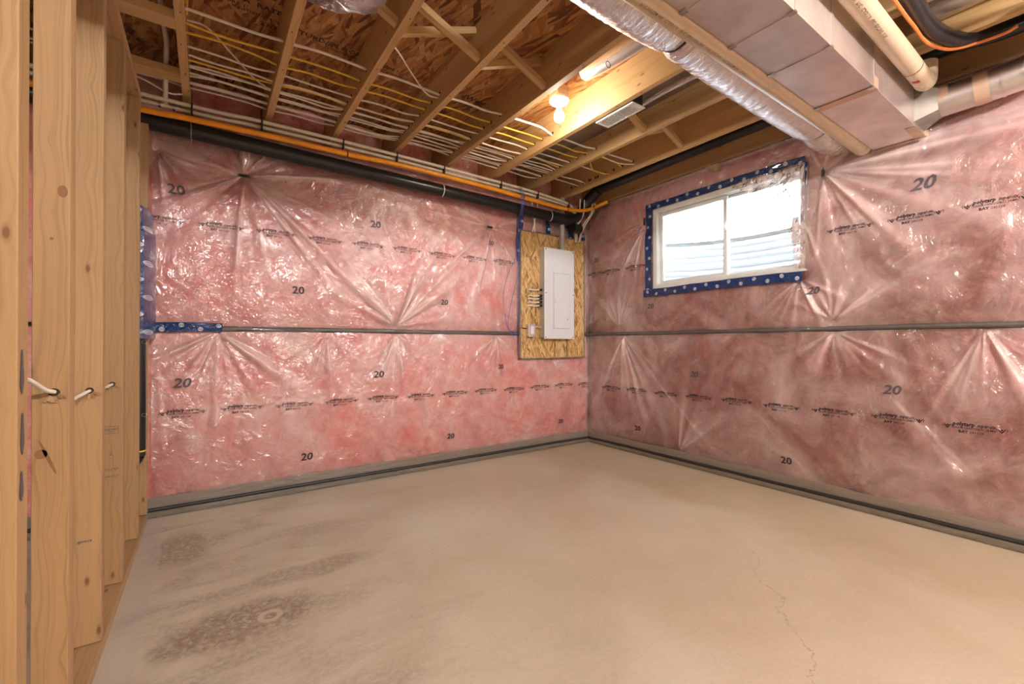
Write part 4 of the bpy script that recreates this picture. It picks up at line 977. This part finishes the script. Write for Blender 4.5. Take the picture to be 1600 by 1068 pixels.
# ------------------------------------------------------------------ air vent and sheet metal in the bays
v = empty('air_vent', (2.265, 2.0, 2.61), 'small white slotted air register fixed beside the lit joist', 'vent')
m = MB(); ring(m, 0, 0, 0, 0, 0, 0, 0) if False else None
m.box((2.206, 1.835, 2.606), (2.222, 2.155, 2.615)); m.box((2.314, 1.835, 2.606), (2.330, 2.155, 2.615))
m.box((2.222, 1.835, 2.606), (2.314, 1.865, 2.615)); m.box((2.222, 2.130, 2.606), (2.314, 2.155, 2.615)); m.build('frame', M['vinyl'], v, bevel=.002)
for i in range(17):
    y = 1.872+i*.0155; m = MB(); m.box((2.222, y-.0035, 2.607), (2.314, y+.0035, 2.613)); m.build('slat', M['vinyl'], v)
m = MB(); m.box((2.214, 1.85, 2.63), (2.322, 2.145, 2.70)); m.build('boot', M['dark'], v)  # solid dark box, its colour stands for the shade between the slats
m = MB(); m.box((2.207, .6, 2.79), (2.628, 3.30, 2.794)); o = m.build('bay_pan', M['pan'] if 'pan' in M else M['galv_dull']); tag(o, 'thin sheet metal pan closing the joist bay above the air vent', 'duct')
m = MB(); m.tube(smoothline([(1.93, 2.0, 2.785), (1.935, 1.85, 2.765), (1.95, 1.5, 2.755), (1.95, .9, 2.75)], 5), [.03]+[.058]*15, 20); o = m.build('bay_duct', M['galv'], smooth=True); tag(o, 'shiny round metal duct inside the joist bay behind the bulb', 'duct')
m = MB()
pts = [Vector((1.86+.018*math.cos(t), 1.72-.0*t, 2.66+.018*math.sin(t))) for t in np.linspace(0, 2*math.pi, 12)]; m.tube(pts, .002, 5, cap=False); m.build('wire_loop', M['dark'], o)
m = MB(); m.tube(smoothline([(2.40, 2.0, 2.69), (2.40, 1.75, 2.70), (2.42, 1.4, 2.70), (2.42, 1.0, 2.70)], 5), .02, 12); o = m.build('foil_tail', M['foil_wrap'], smooth=True); tag(o, 'thin crumpled foil sleeve in the joist bay right of the vent', 'duct')

# ------------------------------------------------------------------ ducts and vent pipes on the right
du = empty('supply_duct', (1.5, .84, 2.30), 'large rectangular sheet metal duct running under the joists to the right wall', 'duct')
DX = [-1.2, -.3, .55, 1.44, 1.772, 2.103, 2.60, 3.45]
DY0, DY1, DZ0, DZ1 = .722, .965, 2.300, 2.565
for a, b in zip(DX[:-1], DX[1:]):
    m = MB(); m.box((a+.0012, DY0, DZ0), (b-.0012, DY1, DZ1)); m.build('duct_section', M['duct'] if 'duct' in M else M['galv'], du, bevel=.002)
for a in (.55, 1.44, 1.772, 2.103, 2.60):
    m = MB(); m.box((a-.012, DY0-.003, DZ0+.004), (a+.012, DY0, DZ1)); m.box((a-.006, DY0, DZ0-.003), (a+.006, DY1, DZ0+.001)); m.build('seam_clip', M['galv'], du)
    m = MB(); m.box((a-.018, DY0-.004, DZ0-.006), (a+.005, DY0+.022, DZ0-.001)); m.box((a-.018, DY1-.022, DZ0-.006), (a+.005, DY1+.004, DZ0-.001)); m.build('drive_cleat', M['steel'], du)
m = MB(); m.box((2.585, DY0-.004, DZ0-.0045), (2.64, DY1+.002, DZ0-.002)); m.box((2.585, DY0-.005, DZ0-.004), (2.64, DY0-.003, DZ0+.05)); m.build('foil_tape', M['tape_tan'], du)
m = MB(); m.box((3.452, DY0-.012, DZ0-.008), (3.462, DY1+.01, DZ0+.03)); m.box((3.25, DY0-.003, DZ0-.003), (3.46, DY0+.045, DZ0-.001)); m.build('end_flange', M['tape_tan'], du)
# left beige vent pipe
m = MB(); m.tube([(-1.2, 1.008, 2.318), (3.36, 1.008, 2.318)], .043, 28); vp = m.build('vent_pipe', M['pvc'], smooth=True); tag(vp, 'beige plastic vent pipe strapped along the left side of the rectangular duct', 'pipe')
m = MB(); m.tube([(3.36, 1.008, 2.318), (3.375, 1.008, 2.318)], .046, 28); m.tube(smoothline([(3.37, 1.008, 2.318), (3.42, 1.008, 2.325), (3.45, 1.008, 2.36), (3.46, 1.008, 2.42)]), .044, 24); m.build('elbow', M['pvc'], vp, smooth=True)
for x in (2.17, 3.30): 
    m = MB(); m.tube([(x, 1.008, 2.318), (x+.006, 1.008, 2.318)], .0445, 28, cap=False); m.build('strap', M['conduit'], vp, smooth=True)
def on_pipe(cx, cy, cz, r, phi0, sgn=1):
    def f(a, b):
        ph = phi0+b/r; return (cx+a*sgn, cy+math.cos(ph)*r*1.004, cz+math.sin(ph)*r*1.004)
    return f
PT = text_shape('PVC SYSTEM 636   CLASS II A   65 C   GAS VENTING   3 IN   ULC S636   PVC SYSTEM 636   CLASS II A', .017, .01, 0, 1)
lettering('pipe_print', [PT], on_pipe(1.25, 1.008, 2.318, .043, math.radians(-105), 1), M['ink_soft'], vp)
# right beige vent pipe
m = MB(); m.tube([(-1.2, .655, 2.50), (3.10, .655, 2.47)], .0425, 28); m.tube(smoothline([(3.08, .655, 2.47), (3.14, .655, 2.475), (3.19, .66, 2.52), (3.20, .66, 2.60)]), .044, 24)
vp2 = m.build('vent_pipe', M['pvc'], smooth=True); tag(vp2, 'beige plastic vent pipe to the right of the rectangular duct, turning up at its end', 'pipe')
m = MB(); m.tube([(2.90, .655, 2.4714), (2.905, .655, 2.4714)], .044, 28, cap=False); m.build('strap', M['dark'], vp2, smooth=True)
lettering('pipe_print', [text_shape('SYSTEM 636   PVC   CLASS II A   GAS VENTING   3 IN', .02, .01, 0, 1)], lambda a, b: (lambda q: (q[0], q[1], q[2]-.00698*(a)))(on_pipe(2.0, .655, 2.4777, .0427, math.radians(-118))(a, b)), M['ink'], vp2)
m = MB(); m.grid(lambda u, v: (u, .655+math.cos(v)*.0432, 2.4708+math.sin(v)*.0432), list(np.linspace(2.985, 3.015, 4)), list(np.linspace(math.radians(-100), math.radians(-60), 5))); m.build('label', M['red'], vp2, smooth=True)
# foil flexible duct
fp = smoothline([(-1.2, 1.16, 2.50), (0, 1.165, 2.49), (.9, 1.17, 2.475), (1.4, 1.175, 2.47), (1.72, 1.18, 2.487), (2.1, 1.185, 2.478), (2.6, 1.18, 2.462), (3.0, 1.18, 2.462), (3.17, 1.18, 2.475), (3.35, 1.18, 2.452), (3.50, 1.18, 2.44)], 26)
R_ = []
for i, p in enumerate(fp):
    r = .108+.0016*math.sin(i*2.4)
    for xs, dd in ((1.715, .017), (3.17, .014)): r -= dd*math.exp(-((p.x-xs)/.03)**2)
    if 1.73 < p.x < 1.86: r += .002
    if p.x > 3.3: r -= .02*(p.x-3.3)/.2
    R_.append(r)
wn_ = [[1+.018*float(nzA(i*.9, j*1.3)) for j in range(36)] for i in range(len(fp))]
m = MB(); m.tube(fp, R_, 36, wob=lambda i, j: wn_[i][j]); fd = m.build('flexible_duct', M['foil'], smooth=True); tag(fd, 'shiny foil-wrapped flexible duct sagging beside the left beige vent pipe', 'duct')
for x in (1.715, 3.17):
    q = min(fp, key=lambda p: abs(p.x-x)); m = MB(); m.tube([q-Vector((.005, 0, 0)), q+Vector((.005, 0, 0))], .0945, 30, cap=False); m.build('strap', M['dark'], fd, smooth=True)
# round duct with boot at the duct's right side
t = empty('round_duct', (3.36, .5, 2.42), 'round galvanised branch duct leaving the right side of the rectangular duct', 'duct')
m = MB()
n = 24; P0 = []; 
sq = [];
for i in range(n):
    a = 2*math.pi*i/n; c, s_ = math.cos(a), math.sin(a); k_ = 1/max(abs(c), abs(s_)); sq.append((3.335+c*k_*.10, .722, 2.425+s_*k_*.105))
rd = [(3.36+math.cos(2*math.pi*i/n)*.082, .635, 2.428+math.sin(2*math.pi*i/n)*.082) for i in range(n)]
m.v = sq+rd
for i in range(n): j = (i+1) % n; m.f.append((i, j, n+j, n+i)); m.uv += [(0, 0)]*4
m.build('boot', M['boot'], t, smooth=True)
m = MB(); m.tube(smoothline([(3.36, .64, 2.428), (3.362, .50, 2.432), (3.365, .38, 2.438), (3.36, .31, 2.445), (3.32, .22, 2.47), (3.25, .14, 2.50), (3.1, .05, 2.53), (2.7, -.05, 2.54)], 5), .080, 28); m.build('barrel', M['galv'], t, smooth=True)
for (y, z) in ((.40, 2.437), (.315, 2.445), (.255, 2.458)):
    m = MB(); m.tube([(3.364, y+.004, z), (3.364, y-.004, z)], .084, 28, cap=False); m.build('bead', M['galv'], t, smooth=True)
for (y, w) in ((.625, .03), (.475, .028)):
    m = MB(); m.tube([(3.361, y+w, 2.429), (3.362, y-w, 2.432)], .0818, 28, cap=False); m.build('foil_tape', M['tape_tan'], t, smooth=True)
# black insulated line set and orange cable at the upper right
m = MB(); m.tube(smoothline([(-1.2, .56, 2.60), (1.2, .565, 2.60), (2.45, .575, 2.60), (2.75, .58, 2.60), (2.95, .56, 2.60), (3.12, .50, 2.60), (3.20, .40, 2.61), (3.22, .25, 2.62), (3.2, .0, 2.62), (3.2, -.5, 2.62)], 6), .036, 16); o = m.build('refrigerant_line', M['black_pipe'], smooth=True); tag(o, 'thick black insulated line curving at the upper right corner', 'pipe')
m = MB(); m.tube(smoothline([(-1.2, .585, 2.54), (1.5, .59, 2.545), (2.45, .60, 2.55), (2.70, .60, 2.555), (2.85, .60, 2.555), (2.97, .585, 2.56), (3.07, .54, 2.56), (3.13, .46, 2.57), (3.15, .37, 2.575), (3.14, .33, 2.58)], 6), .0075, 8); o = m.build('cable', M['cable_orange'], smooth=True); tag(o, 'thin orange cable curving along the black insulated line at the upper right', 'cable')
for k, (x, r, lab) in enumerate(((2.86, .055, 'pale round duct in the joist bay at the upper right edge, farther one'), (2.985, .055, 'pale round duct in the joist bay at the upper right edge, middle one'), (3.09-.03, .03, 'thin pale pipe in the joist bay at the upper right edge'))):
    m = MB(); m.tube(smoothline([(x, .66-.02*k, 2.76), (x, .4, 2.76), (x, 0, 2.75), (x, -1.2, 2.75)], 5), r if k < 2 else .03, 20); o = m.build('bay_pipe', M['paleduct'] if 'paleduct' in M else M['galv'], smooth=True); tag(o, lab, 'duct')

# foil bundle peeking in at the top between the second and third joist
m = MB()
cx, cy, cz = .415, 1.86, 2.60
us = np.linspace(0, 2*math.pi, 49); vs = np.linspace(.05, math.pi-.05, 26)
def bun(u, v):
    r = 1+.22*float(nzA(u*2.2, v*2))+.10*float(nzB(u*9, v*3))
    pin = 1-.35*math.exp(-((u-3.9)/.25)**2)
    return (cx+.21*math.cos(u)*math.sin(v)*r*pin, cy+.17*math.sin(u)*math.sin(v)*r*pin, cz-.02-.075*math.cos(v)*r*-1-.01)
m.grid(bun, list(us), list(vs)); o = m.build('foil_bundle', M['foil_pink'] if 'foil_pink' in M else M['foil_wrap'], smooth=True); tag(o, 'crumpled foil-wrapped duct end hanging below the joists at the top edge', 'duct')

# stamps on the subfloor
def on_sub(x, y, rot=-.02):
    c, s_ = math.cos(rot), math.sin(rot)
    return lambda a, b: (x+a*c-b*s_, y-(a*s_+b*c)*1.0+0, ZS-.0015)
for (x, y, s, txt) in ((1.49, 2.80, .075, 'dWest'), (-.03, 2.70, .035, 'EXPOSURE 1'), (.09, 2.66, .05, 'APA  RATED'), (.10, 2.73, .028, 'SHEATHING 24 OC'), (.235, 2.80, .05, '23/32'), (.40, 2.76, .055, 'STURD//FLOOR'), (.57, 2.80, .03, 'TONGUE AND GROOVE'),
                       (.83, 2.78, .035, 'EXPOSURE 1'), (.83, 2.83, .03, 'SIZED FOR SPACING'), (1.78, 2.83, .04, 'GROOVE'), (.16, 1.95, .05, '352')):
    lettering('stamp', [text_shape(txt, s, .02, 0, 1)], on_sub(x, y), M['ink_osb'], ceil)
